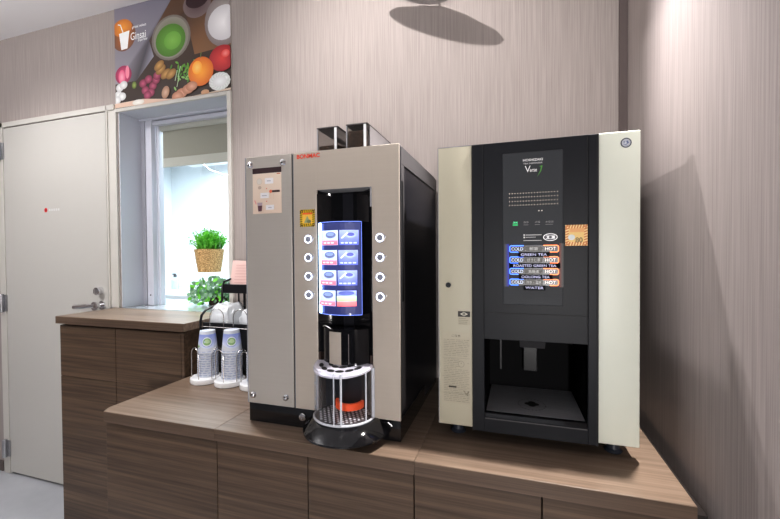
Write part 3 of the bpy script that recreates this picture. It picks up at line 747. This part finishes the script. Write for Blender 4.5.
# charcoal door (with niche cut out)
m = MB()
m.box(r1, nx0, ry-.004, ry+.030, .794, 1.5600, .002); m.box(nx1, r2, ry-.004, ry+.030, .794, 1.5600, .002)
m.box(nx0-.001, nx1+.001, ry-.0035, ry+.030, nz1, 1.5598, .001); m.box(nx0-.001, nx1+.001, ry-.0035, ry+.030, .794, nz0-.012, .001)
m.build('front_door', M['charcoal'], t)
m = MB(); m.box(-.0765, -.0745, ry-.0046, ry, nz1+.0, 1.556); m.box(.1745, .1765, ry-.0046, ry, nz1+.0, 1.556); m.box(nx0, nx1, ry-.0046, ry, nz1+.070, nz1+.0715)
m.build('door_seam', M['black_matt'], t)
m = MB(); m.box(r2-.0035, r2+.0012, ry-.0045, ry+.01, .794, 1.559); m.box(r1-.001, r1+.0025, ry-.0045, ry+.01, .794, 1.559); m.build('door_shadow_gap', M['black_matt'], t)
# control plate
m = MB(); q0, q1, q2, q3 = -.0245, .1200, 1.1370, 1.5290
m.box(q0, q1, ry-.0060, ry-.0030, q2, q3, .0015, 2); cp = m.build('control_plate', M['charcoal2'], t)
a = Art(front(ry-.0062, .00003))
for j in range(4):
    for i in range(18):
        a.disc(-.0075+i*.00675, 1.4245-j*.0102, .0009, .0015, (.95, .85, .70), n=6)
for i in range(2): a.disc(.0635+i*.007, 1.378, .0016, .0016, (.65, .62, .58), n=8)
a.build('speaker_holes', M['led_soft'], cp)
a = Art(front(ry-.0062, .00003))
for j in range(5):
    for i in range(40):
        if 0 <= i: a.rect(-.010+i*.0031, -.0088+i*.0031, 1.145+j*.0070, 1.1465+j*.0070, (.020, .020, .023))
a.build('plate_perforation', M['led_soft'], cp)
wi = mat('white_ink', (.8, .8, .8), .5, emis=(.8, .8, .8), es=.15); gi = mat('grey_ink', (.38, .38, .38), .5); gl = mat('green_ink', (.12, .38, .06), .5); dim = mat('soft_ink', (.6, .6, .6), .5)
yk = ry-.0064
lettering('HOSHIZAKI', .0255, yk, 1.5050, .0475, .0062, wi, cp, bold=.02)
lettering('TEA DISPENSER', .0262, yk, 1.4975, .0462, .0038, dim, cp, bold=.02)
lettering('V', .0300, yk, 1.4770, .014, .0165, wi, cp, bold=.0, shear=.0); lettering('erse', .0420, yk, 1.4775, .0170, .0070, wi, cp, bold=.01)
a = Art(front(yk, .00003)); a.poly([(.0640, 1.4905), (.0725, 1.4925), (.0690, 1.4780), (.0590, 1.4640), (.0665, 1.4790), (.0685, 1.4890)], (.10, .36, .06))
a.build('logo_flash', M['print'], cp)
for i, (tx, s) in enumerate(((.0005, '運転'), (.0265, '洗浄'), (.0540, '点検'), (.0790, '水受皿'))):
    lettering(s, tx, yk, 1.3470, .0125 if i < 3 else .0190, .0052, mat('led_green', (.1, .7, .3), .4, emis=(.1, .8, .35), es=.8) if i == 0 else gi, cp, name='indicator')
a = Art(front(yk, .00003))
a.rect(.0000, .0130, 1.3415, 1.3455, (.02, .45, .14)); 
for x in (.0265, .0540, .0790): a.rect(x, x+(.012 if x < .079 else .018), 1.3425, 1.3435, (.22, .22, .22))
a.rect(.0265, .0300, 1.3150, 1.3190, (.5, .5, .5)); a.rect(.0265, .0300, 1.3090, 1.3130, (.5, .5, .5))
a.rect(.0315, .0700, 1.3160, 1.3178, (.45, .45, .45)); a.rect(.0315, .0560, 1.3105, 1.3120, (.40, .40, .40)); a.rect(.0265, .0700, 1.3020, 1.3036, (.45, .45, .45))
a.disc(.0905, 1.3105, .0172, .0096, (.75, .75, .76)); a.disc(.0905, 1.3105, .0152, .0078, (.08, .08, .09)); a.rect(.0800, .1010, 1.3065, 1.3145, (.65, .65, .66)); a.disc(.0905, 1.3105, .004, .003, (.06, .06, .07)); a.rect(.0790, .083, 1.308, 1.313, (.08, .08, .09))
a.build('plate_print', M['led_soft'], cp)
# four drink rows
def zv(v): return 1.2921-(v-245)*.002565
def xu(u): return -.0092+(u-509)*.002410
rows = [(245.2, 253.0, '煎茶', 'GREEN TEA', 518.5, 549.5), (256.4, 264.0, 'ほうじ茶', 'ROASTED GREEN TEA', 509.5, 560.0), (268.0, 275.2, '烏龍茶', 'OOLONG TEA', 519.0, 552.3), (278.8, 286.0, '冷水・温水', 'WATER', 523.8, 545.5)]
bl_ink = mat('led_ice', (.7, .8, 1), .4, emis=(.7, .8, 1.), es=.35); or_ink = mat('led_warm', (1, .9, .85), .4, emis=(1., .88, .82), es=.4)
for k, (v0, v1, jp, en, u0, u1) in enumerate(rows):
    z1_, z0_ = zv(v0), zv(v1); zm = (z0_+z1_)/2
    m = MB(); m.box(xu(509.5), xu(558.5), yk-.0012, yk+.0010, z0_, z1_, .0006); bt = m.build('drink_button', mat('button_black', (.02, .02, .03), .3), cp)
    bl_, br = xu(509.8), xu(558.2); e = .0016
    m = MB()
    m.tube([(xu(524), yk-.0016, z1_-e), (bl_+.003, yk-.0016, z1_-e), (bl_, yk-.0016, z1_-.0045), (bl_, yk-.0016, z0_+.0045), (bl_+.003, yk-.0016, z0_+e), (xu(518.5), yk-.0016, z0_+e)], .00125, 6)
    m.build('cold_light', M['blue_glow'], bt)
    m = MB()
    m.tube([(xu(543.5), yk-.0016, z1_-e), (br-.003, yk-.0016, z1_-e), (br, yk-.0016, z1_-.0045), (br, yk-.0016, z0_+.0045), (br-.003, yk-.0016, z0_+e), (xu(549.8), yk-.0016, z0_+e)], .00125, 6)
    m.build('hot_light', mat('orange_glow', (1, .35, .15), .4, emis=(1., .25, .10), es=1.6), bt)
    lettering('COLD', xu(511.6), yk-.0020, zm-.0040, .0285, .0080, bl_ink, bt, bold=.0)
    lettering('HOT', xu(545.2), yk-.0020, zm-.0040, .0250, .0080, or_ink, bt, bold=.0)
    m = MB(); m.box(xu(525.3), xu(542.8), yk-.0018, yk, zm-.0058, zm+.0058); m.build('name_plate', mat('plate_grey', (.17, .165, .16), .5), bt)
    wd = {0: .020, 1: .031, 2: .026, 3: .036}[k]; lettering(jp, xu(534.1)-wd/2, yk-.0024, zm-.0042, wd, .0084, wi, bt)
    m = MB(); zz = z0_-.0048; m.box(xu(u0), xu(u1), yk-.0034, yk+.001, zz-.0060, zz+.0060); lb = m.build('label_strip', mat('label_black', (.003, .003, .006), .6, spec=.1), bt)
    wl = (xu(u1)-xu(u0))*.84; lettering(en, (xu(u0)+xu(u1))/2-wl/2, yk-.0038, zz-.0032, wl, .0064, mat('lavender_ink', (.55, .55, .75), .5, emis=(.6, .6, .85), es=.45), bt, bold=.012)
# painted glow: blue and orange halos fading out in the plate gutter
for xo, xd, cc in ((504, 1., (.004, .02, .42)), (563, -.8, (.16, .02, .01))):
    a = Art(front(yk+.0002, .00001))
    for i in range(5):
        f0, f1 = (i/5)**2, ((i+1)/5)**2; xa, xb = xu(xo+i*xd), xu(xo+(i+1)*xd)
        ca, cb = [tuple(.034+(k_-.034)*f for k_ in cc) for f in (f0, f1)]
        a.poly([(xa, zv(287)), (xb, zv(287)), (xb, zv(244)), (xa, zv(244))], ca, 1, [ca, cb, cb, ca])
    a.build('painted_halo', M['led_soft'], cp)
# sticker on the door
a, _ = hazard(.1250, .1755, 1.2880, 1.3400, ry-.0056, t, (.90, .66, .30), (.62, .22, .06), inner=(.86, .60, .22))
a.rect(.135, .168, 1.322, 1.331, (.80, .42, .16)); a.disc(.139, 1.309, .008, .007, (.72, .74, .72))
a.build('caution_sticker', M['print'], t)
lettering('80', .148, ry-.0068, 1.2960, .016, .0125, mat('ink_brown', (.22, .16, .08), .6), t, bold=.01)
# emblem
a = Art(front(ry-.0006, .0001)); ex, ez = .2590, 1.5330
a.disc(ex, ez, .0118, .0118, (.05, .06, .09)); a.disc(ex, ez, .0095, .0095, (.70, .72, .78), (.5, .52, .58))
a.poly([(ex-.006, ez+.003), (ex+.004, ez+.005), (ex+.006, ez-.001), (ex-.001, ez-.005)], (.16, .20, .34)); a.disc(ex-.001, ez, .0025, .0035, (.65, .68, .75)); a.line([(ex-.005, ez-.003), (ex+.003, ez-.007)], .001, (.2, .25, .4))
a.build('round_emblem', M['print'], rp)
# lock on left panel
m = MB(); m.lathe([(.0075, 0), (.0085, -.002), (.007, -.004), (.0001, -.004)], (-.1680, ry, 1.1850), 18, 'y'); m.build('panel_lock', M['chrome'], lp, True)
# rating and warning labels
a = Art(front(ry-.0005, .00005))
a.rect(-.1425, -.1100, 1.0770, 1.0990, (.50, .46, .36)); a.rect(-.1425, -.1100, 1.0990, 1.1140, (.035, .03, .028))
a.poly([(-.137, 1.1065), (-.1263, 1.1120), (-.1155, 1.1065), (-.1263, 1.1010)], (.75, .72, .62)); a.disc(-.1263, 1.1065, .004, .0038, (.05, .05, .04)); a.disc(-.1263, 1.1065, .0015, .0015, (.75, .72, .62))
for j in range(4): a.rect(-.1405, -.1185+random.uniform(-.004, .004), 1.0935-j*.0048, 1.0950-j*.0048, (.30, .27, .21))
a.rect(-.1865, -.1105, .8600, 1.0560, (.525, .485, .385))
for zz in (.985, .9335, .888): a.rect(-.1860, -.1110, zz, zz+.0008, (.35, .32, .26))
z = 1.0345; 
while z > .866:
    if not (.984 < z+.001 < .989):
        x = -.1815
        while x < -.118:
            L = random.uniform(.004, .016)
            if not (-.146 < x < -.120 and .955 < z < .985): a.rect(x, min(x+L, -.1125), z, z+.0016, random.choice([(.34, .31, .24), (.42, .38, .30), (.38, .34, .27)]), lift=30)
            x += L+.0022
    z -= .0048
a.k = 31
a.disc(-.1340, .9700, .0085, .0090, (.38, .34, .27), n=18); a.disc(-.1340, .9700, .0070, .0075, (.525, .485, .385), n=18); a.disc(-.1340, .972, .0018, .002, (.40, .36, .28))
a.rect(-.1680, -.1470, .9040, .9085, (.06, .05, .04)); a.line([(-.127, .898), (-.121, .888), (-.114, .897), (-.118, .885)], .0015, (.22, .2, .15))
a.build('instruction_label', M['print'], lp)
lettering('ご注意', -.1600, ry-.0012, 1.0430, .0240, .0065, mat('ink_dark', (.10, .09, .07), .6), lp)
# niche lining, nozzle, tray
m = MB(); e = .004
m.box(nx0-.010, nx0, ry+.005, ny, nz0-.010, nz1+.008); m.box(nx1, nx1+.010, ry+.005, ny, nz0-.010, nz1+.008); m.box(nx0, nx1, ny, ny+.008, nz0-.01, nz1+.008); m.box(nx0, nx1, ry+.03, ny, nz1, nz1+.008)
m.build('niche_lining', mat('niche_black', (.006, .006, .007), .7, spec=.12), t)
m = MB(); m.prism([(ry+.03, nz1+.001), (ry+.10, nz1+.001), (ry+.10, 1.016), (ry+.055, 1.013)], .018, .082, 'x'); m.build('spout_cover', mat('spout_grey', (.055, .055, .06), .4), t)
m = MB(); m.box(.030, .072, ny-.03, ny-.0005, .905, 1.00, .003); m.build('nozzle_block', mat('nozzle_dark', (.025, .025, .028), .3), t)
m = MB(); m.box(-.040, -.034, ny-.012, ny-.001, .90, .995, .001)
m.build('nozzle_block', mat('nozzle_grey', (.10, .10, .105), .25), t)
m = MB(); m.prism([(nx0+.003, ry+.012), (nx1-.003, ry+.012), (nx1-.006, ny-.004), (nx0+.006, ny-.004)], nz0-.010, nz0); tr = m.build('drip_tray', noise_mat('tray_steel', (.50, .51, .54), (.64, .65, .68), (4, 220, 220), rough=.28, bump=.05, dist=.0003, metal=.35), t)
m = MB(); m.box(nx0, nx1, ry-.002, ry+.0115, nz0-.016, nz0+.0005, .002); m.build('tray_lip', M['black_gloss'], tr)
m = MB(); m.box(nx0+.001, nx1-.001, ry-.0060, ry-.003, nz0-.0155, nz0-.0135); m.build('tray_line', M['side_grey'], tr)
a = Art(lambda x, y, k: (x, y, nz0+.0002+k*.0001)); ax, ay = .050, ry+.085
for i in range(24):
    an = 2*PI*i/24; a.disc(ax+.036*math.cos(an), ay+.042*math.sin(an), .0022, .0018, (.08, .08, .09), n=8)
for dx, dy in ((0, 0), (.010, 0), (-.010, 0), (0, .011), (0, -.011)): a.disc(ax+dx, ay+dy, .0095, .009, (.008, .008, .008), n=14)
for i in range(40): a.rect(nx0+.008, nx1-.008, ry+.02+i*.0052, ry+.0207+i*.0052, (.25, .25, .27), lift=0)
a.build('tray_holes', M['print'], tr)

# ------------------------------------------------------------------ cup dispensers and cups
cupx = [-1.1800, -1.0620, -.9440]; cy = 1.262
holder_lab = ['white based wire cup holder next to the tall cabinet', 'white based wire cup holder, middle of three', 'white based wire cup holder mostly hidden behind the coffee machine']
def make_holder(cx):
    t = thing('cup_holder', holder_lab[0], 'cup holder', (cx, cy, ZL), 'wire cup holders on the low worktop')
    m = MB(); m.lathe([(.050, ZL+.0003), (.055, ZL+.002), (.057, ZL+.008), (.056, ZL+.020), (.052, ZL+.024), (.002, ZL+.024)], (cx-.004, cy-.008, 0), 36, sy=1.06); m.build('base', M['white_pl'], t, True)
    m = MB(); m.lathe([(.053, ZL+.0002), (.053, ZL+.0040)], (cx-.004, cy-.008, 0), 36, sy=1.06); m.build('base_shadow', M['side_grey'], t, True)
    r = .0016
    def arch(x0, y0, x1, y1, zb, zt_, nm):
        cxm_, w_ = (x0+x1)/2, math.hypot(x1-x0, y1-y0)/2
        P = [(x0, y0, zb)]
        for i in range(13):
            an = PI-PI*i/12; f_ = .5+.5*math.cos(PI-an) if False else (1-math.cos(PI*i/12))/2
            P.append((x0+(x1-x0)*f_, y0+(y1-y0)*f_, zt_-w_+w_*math.sin(PI*i/12)))
        P.append((x1, y1, zb))
        m = MB(); m.tube(P, r, 8); m.build(nm, M['wire'], t, True)
    arch(cx-.030, cy+.046, cx+.040, cy+.046, ZL+.02, 1.048, 'rear_wire')
    arch(cx-.044, cy-.040, cx+.010, cy-.060, ZL+.02, .905, 'front_wire')
    arch(cx+.046, cy-.030, cx+.046, cy+.030, ZL+.02, .900, 'side_wire')
    return t
h0 = make_holder(cupx[0])
for i in (1, 2):
    c = copy_tree(h0); c.location.x = cupx[i]; c['label'] = holder_lab[i]

def cup_mesh():
    # inverted paper cup, rim at z=0, closed bottom at z=.087
    m = MB(); m.lathe([(.0385, 0), (.0398, .0012), (.0398, .0035), (.0380, .0045), (.0290, .0840), (.0282, .0870), (.0262, .0872), (.0258, .0850), (.0002, .0850)], (0, 0, 0), 36)
    return m
def cup_print(parent, full=True):
    import math as _m
    def fn(a, z, k):
        r = .0380-(.0380-.0290)*(z-.0045)/.0795+.0004+k*.00012
        an = a; return (parent.location.x+r*_m.cos(an), parent.location.y+r*_m.sin(an), parent.location.z+z)
    a = Art(fn)
    n = 36
    for i in range(n):
        a0, a1 = 2*PI*i/n, 2*PI*(i+1)/n; lw = .045+.012*_m.sin(a0*2); lw1 = .045+.012*_m.sin(a1*2)
        a.poly([(a0, lw*.6), (a1, lw1*.6), (a1, .074), (a0, .074)], (.35, .42, .80), 1, [(.70, .75, .92), (.70, .75, .92), (.30, .38, .78), (.30, .38, .78)])
    for i in range(n):
        a0, a1 = 2*PI*i/n, 2*PI*(i+1)/n; c_ = (.40, .45, .62) if i % 3 else (.62, .66, .74)
        a.poly([(a0, .0048), (a1, .0048), (a1, .0080), (a0, .0080)], c_, 1)
    a.k = 2
    for ac in (-.90, -.90+PI):
        sc_ = 1/.034
        def dd(rx, rz, c, off=0., oz=0.):
            a.k += 1; P = [(ac+off+rx*sc_*_m.cos(2*PI*i/20), .046+oz+rz*_m.sin(2*PI*i/20)) for i in range(20)]
            for i in range(20): a.poly([(ac+off, .046+oz), P[i], P[(i+1) % 20]], c, a.k)
        dd(.021, .021, (.30, .38, .70)); dd(.0185, .0185, (.80, .83, .90)); dd(.0145, .0140, (.28, .48, .20)); dd(.0090, .0080, (.52, .68, .40), .03, .002)
    return a
base_z = ZL+.0245
cup_lab_top = ['topmost inverted paper cup with blue green print, stack by the tall cabinet', 'topmost inverted paper cup with blue green print, middle stack', 'topmost inverted paper cup of the stack beside the coffee machine']
stack_lab = ['white paper cup nested in the stack by the tall cabinet', 'white paper cup nested in the middle stack', 'white paper cup nested in the stack hidden by the coffee machine']
src = src_p = None
for s, cxx in enumerate(cupx):
    n = 12 if s == 1 else 11
    for k in range(n):
        z = base_z+k*.0093 + (.001 if k == n-1 else 0)
        top = k == n-1
        if src is None:
            src = thing('paper_cup', '', 'paper cup', (cxx, cy, z)); o = cup_mesh(); o_ = o.build('cup_body', M['cup_white'], None, True, origin=(0, 0, 0)); o_.parent = src
            a = cup_print(src); pr = a.build('cup_print', M['print'], src)
            c = src
        else:
            c = copy_tree(src); c.location = (cxx, cy, z)
        c.rotation_euler.z = 0 if top else random.uniform(0, 6)
        c['label'] = cup_lab_top[s] if top else stack_lab[s]
        if top:
            c['group'] = 'top cups of the stacks'
        else:
            c['group'] = ['nested cups by the tall cabinet', 'nested cups in the middle stack', 'nested cups behind the coffee machine'][s]

# ------------------------------------------------------------------ black organiser rack with wrapped lids and pink card
rx0, rx1 = -1.290, -.86
t = thing('organiser_rack', 'two tier black metal organiser rack behind the cup holders', 'rack', ((rx0+rx1)/2, 1.42, ZL))
m = MB()
m.box(rx0+.008, rx1, 1.345, 1.349, ZL+.03, .980, .001); m.box(rx0+.012, rx1, 1.35, 1.52, ZL+.03, ZL+.034); m.box(rx0+.012, rx1, 1.516, 1.52, ZL+.03, .98)
m.build('lower_basket', M['black_sat'], t)
m = MB(); m.box(rx0+.028, rx1, 1.44, 1.444, 1.098, 1.138, .001); m.box(rx0+.028, rx1, 1.444, 1.53, 1.098, 1.102); m.box(rx0+.028, rx0+.031, 1.444, 1.53, 1.102, 1.138)
m.build('upper_tray', M['black_sat'], t)
for sx in (rx0, rx1):
    m = MB(); dz = .0
    P = [(sx, 1.34, ZL+.004), (sx, 1.34, .985), (sx+.002, 1.345, 1.010), (sx+.006, 1.365, 1.030), (sx+.016, 1.40, 1.042), (sx+.026, 1.425, 1.050), (sx+.032, 1.436, 1.066), (sx+.033, 1.438, 1.13), (sx+.037, 1.445, 1.150), (sx+.05, 1.47, 1.160), (sx+.06, 1.50, 1.164)]
    m.tube(P, .0050, 8); m.tube([(sx+.05, 1.525, ZL+.004), (sx+.05, 1.525, 1.16)], .004, 8); m.build('side_frame', M['black_sat'], t, True)
m = MB(); m.box(rx0+.095, rx0+.103, 1.50, 1.508, .98, 1.10); m.build('post', M['black_sat'], t)
m = MB(); m.tube([(rx0, 1.338, .963), (rx1, 1.338, .963)], .0016, 6); m.tube([(rx0, 1.338, .963), (rx0, 1.338, ZL+.004)], .0016, 6); m.build('front_wire', M['wire'], t)
def bag(x0, x1, y0, y1, z0, z1, label, seed):
    rnd = random.Random(seed); m = MB(); r = bmesh.ops.create_icosphere(m.bm, subdivisions=4, radius=1)
    from mathutils import noise
    for v in r['verts']:
        p = v.co.copy(); q = Vector([math.copysign(abs(c)**.6, c) for c in p])
        nz = noise.noise(p*3+Vector((seed, 0, 0)))*.09+noise.noise(p*9+Vector((seed, 3, 0)))*.05
        q *= 1+nz
        v.co = Vector(((x0+x1)/2+q.x*(x1-x0)/2*.92, (y0+y1)/2+q.y*(y1-y0)/2*.9, max(z0, (z0+z1)/2+q.z*(z1-z0)/2)))
    tag(m.build('plastic_bag', M['film'], None, True, origin=((x0+x1)/2, (y0+y1)/2, z0)), label, 'bag')
bag(rx0-.002, -1.150, 1.353, 1.510, ZL+.0345, 1.056, 'crumpled clear white bag at the cabinet end of the rack', 1)
bag(-1.14, -1.00, 1.36, 1.505, ZL+.0345, 1.045, 'crumpled clear white bag behind the middle cup stack', 5)
bag(-.995, -.875, 1.36, 1.505, ZL+.0345, 1.045, 'crumpled clear white bag behind the coffee machine', 9)
t = thing('pink_sign_card', 'small pale pink notice card standing on the black rack', 'card', (-1.185, 1.47, 1.1025))
x0, x1 = -1.242, -1.12
m = MB(); A = []
m.loft([[(x0, 1.462, 1.1025), (x1, 1.462, 1.1025), (x1, 1.464, 1.1025), (x0, 1.464, 1.1025)], [(x0+.008, 1.482, 1.246), (x1+.008, 1.482, 1.242), (x1+.008, 1.484, 1.242), (x0+.008, 1.484, 1.246)]])
m.build('card_sheet', M['pink'], t)
a = Art(lambda x, z, k: (x+(z-1.1025)*.06, 1.4612+(z-1.1025)*.14-k*.0001, z))
for i in range(8): a.rect(x0+.022, x1-.012-random.uniform(0, .02), 1.222-i*.013, 1.2245-i*.013, (.72, .46, .44))
a.build('card_print', M['print'], t)

# ------------------------------------------------------------------ pendant lamp above the machines
lx, ly, lz = -.350, 1.345, 2.270
t = thing('pendant_lamp', 'round pendant lamp peeking in at the top edge above the machines', 'lamp', (lx, ly, ZC))
def tilted(mb, ang=19):
    Rm = Matrix.Translation((lx, ly, lz)) @ Matrix.Rotation(math.radians(ang), 4, 'Y') @ Matrix.Translation((-lx, -ly, -lz))
    bmesh.ops.transform(mb.bm, matrix=Rm, verts=mb.bm.verts); return mb
m = MB(); m.lathe([(.168, lz), (.178, lz-.002), (.182, lz+.003), (.170, lz+.012), (.09, lz+.035), (.02, lz+.05)], (lx, ly, 0), 48); tilted(m); m.build('lamp_shade', M['chrome'], t, True)
m = MB(); m.lathe([(.004, lz+.045), (.004, ZC-.02)], (lx, ly, 0), 10); m.lathe([(.05, ZC-.02), (.05, ZC-.0005)], (lx, ly, 0), 24); m.build('lamp_cord', M['black_sat'], t)
m = MB(); m.lathe([(.167, lz+.002), (.167, lz+.001)], (lx, ly, 0), 40); tilted(m); m.build('lamp_underside', M['black_sat'], t)

# ------------------------------------------------------------------ lights
def lamp(kind, name, loc, energy, size=.1, col=(1, 1, 1), target=None, spot=None, blend=.3, sy=None):
    l = bpy.data.lights.new(name, kind); l.energy = energy; l.color = col
    if kind == 'AREA':
        l.size = size
        if sy: l.shape = 'RECTANGLE'; l.size_y = sy
    else: l.shadow_soft_size = size
    if spot: l.spot_size = math.radians(spot); l.spot_blend = blend
    o = bpy.data.objects.new(name, l); C.objects.link(o); o.location = loc
    if target: o.rotation_euler = (Vector(target)-Vector(loc)).to_track_quat('-Z', 'Y').to_euler()
    return o
lamp('SPOT', 'wall_washer', (-.66, .42, 2.58), 58, .012, (1, .965, .95), (-.42, 1.56, 1.98), 84, 1.)
lamp('AREA', 'front_fill', (.335, -1.6, .98), 30, .08, (1, .975, .955), (-.35, 1.05, 1.12), sy=.6)  # unseen strip by the right wall, added to brighten the machine fronts
lamp('SPOT', 'corner_downlight', (.085, 1.53, 2.58), 92, .012, (1, .95, .97), (.385, .62, .72), 41, 1.)
lamp('SPOT', 'side_downlight', (-1.1, 1.47, 2.58), 38, .02, (1, .96, .96), (.385, .70, 1.40), 58, .9)
lamp('SPOT', 'counter_downlight', (.335, 1.155, 2.50), 165, .02, (1, .96, .93), (-.17, .97, .76), 56, .75)
lamp('SPOT', 'cup_downlight', (-1.0, 1.12, 2.58), 50, .03, (1, .97, .95), (-1.15, 1.15, .8), 70, .8)
lamp('SPOT', 'door_downlight', (-2.3, .25, 2.58), 75, .05, (1, .98, .97), (-2.4, 1.3, .9), 100, .8)
lamp('AREA', 'ceiling_fill', (-2.6, -.1, 2.15), 17, 1.0, (1, .98, .98), (-2.6, .5, 4))  # unseen upward panel, added to brighten the ceiling
lamp('AREA', 'kitchen_light', (-2.1, 2.3, 2.12), 30, 1.0, (.84, .96, 1), (-2.1, 2.3, 0), sy=.8)

wd = bpy.data.worlds.new('world'); bpy.context.scene.world = wd; wd.use_nodes = True
wd.node_tree.nodes['Background'].inputs['Color'].default_value = (.9, .92, 1, 1)
wd.node_tree.nodes['Background'].inputs['Strength'].default_value = .03

# ------------------------------------------------------------------ camera
a_, t_, r_ = math.radians(-17.642), math.radians(-.902), math.radians(-.418)
R0 = Vector((math.cos(a_), -math.sin(a_), 0)); F0 = Vector((math.sin(a_), math.cos(a_), 0)); U0 = Vector((0, 0, 1))
F = F0*math.cos(t_)+U0*math.sin(t_); U1 = U0*math.cos(t_)-F0*math.sin(t_); Dn = -U1
Rt = R0*math.cos(r_)-Dn*math.sin(r_); Dn2 = R0*math.sin(r_)+Dn*math.cos(r_); Up = -Dn2
cam = bpy.data.cameras.new('camera'); cam.lens = 385.86/780*36; cam.sensor_width = 36; cam.clip_start = .02
co = bpy.data.objects.new('camera', cam); C.objects.link(co)
mw = Matrix((( Rt.x, Up.x, -F.x, 0), (Rt.y, Up.y, -F.y, 0), (Rt.z, Up.z, -F.z, 1.2724), (0, 0, 0, 1)))
co.matrix_world = mw
bpy.context.scene.camera = co
bpy.context.scene.view_settings.view_transform = 'Standard'
bpy.context.scene.view_settings.look = 'None'
bpy.context.scene.view_settings.exposure = .36
bpy.context.scene.view_settings.gamma = .84
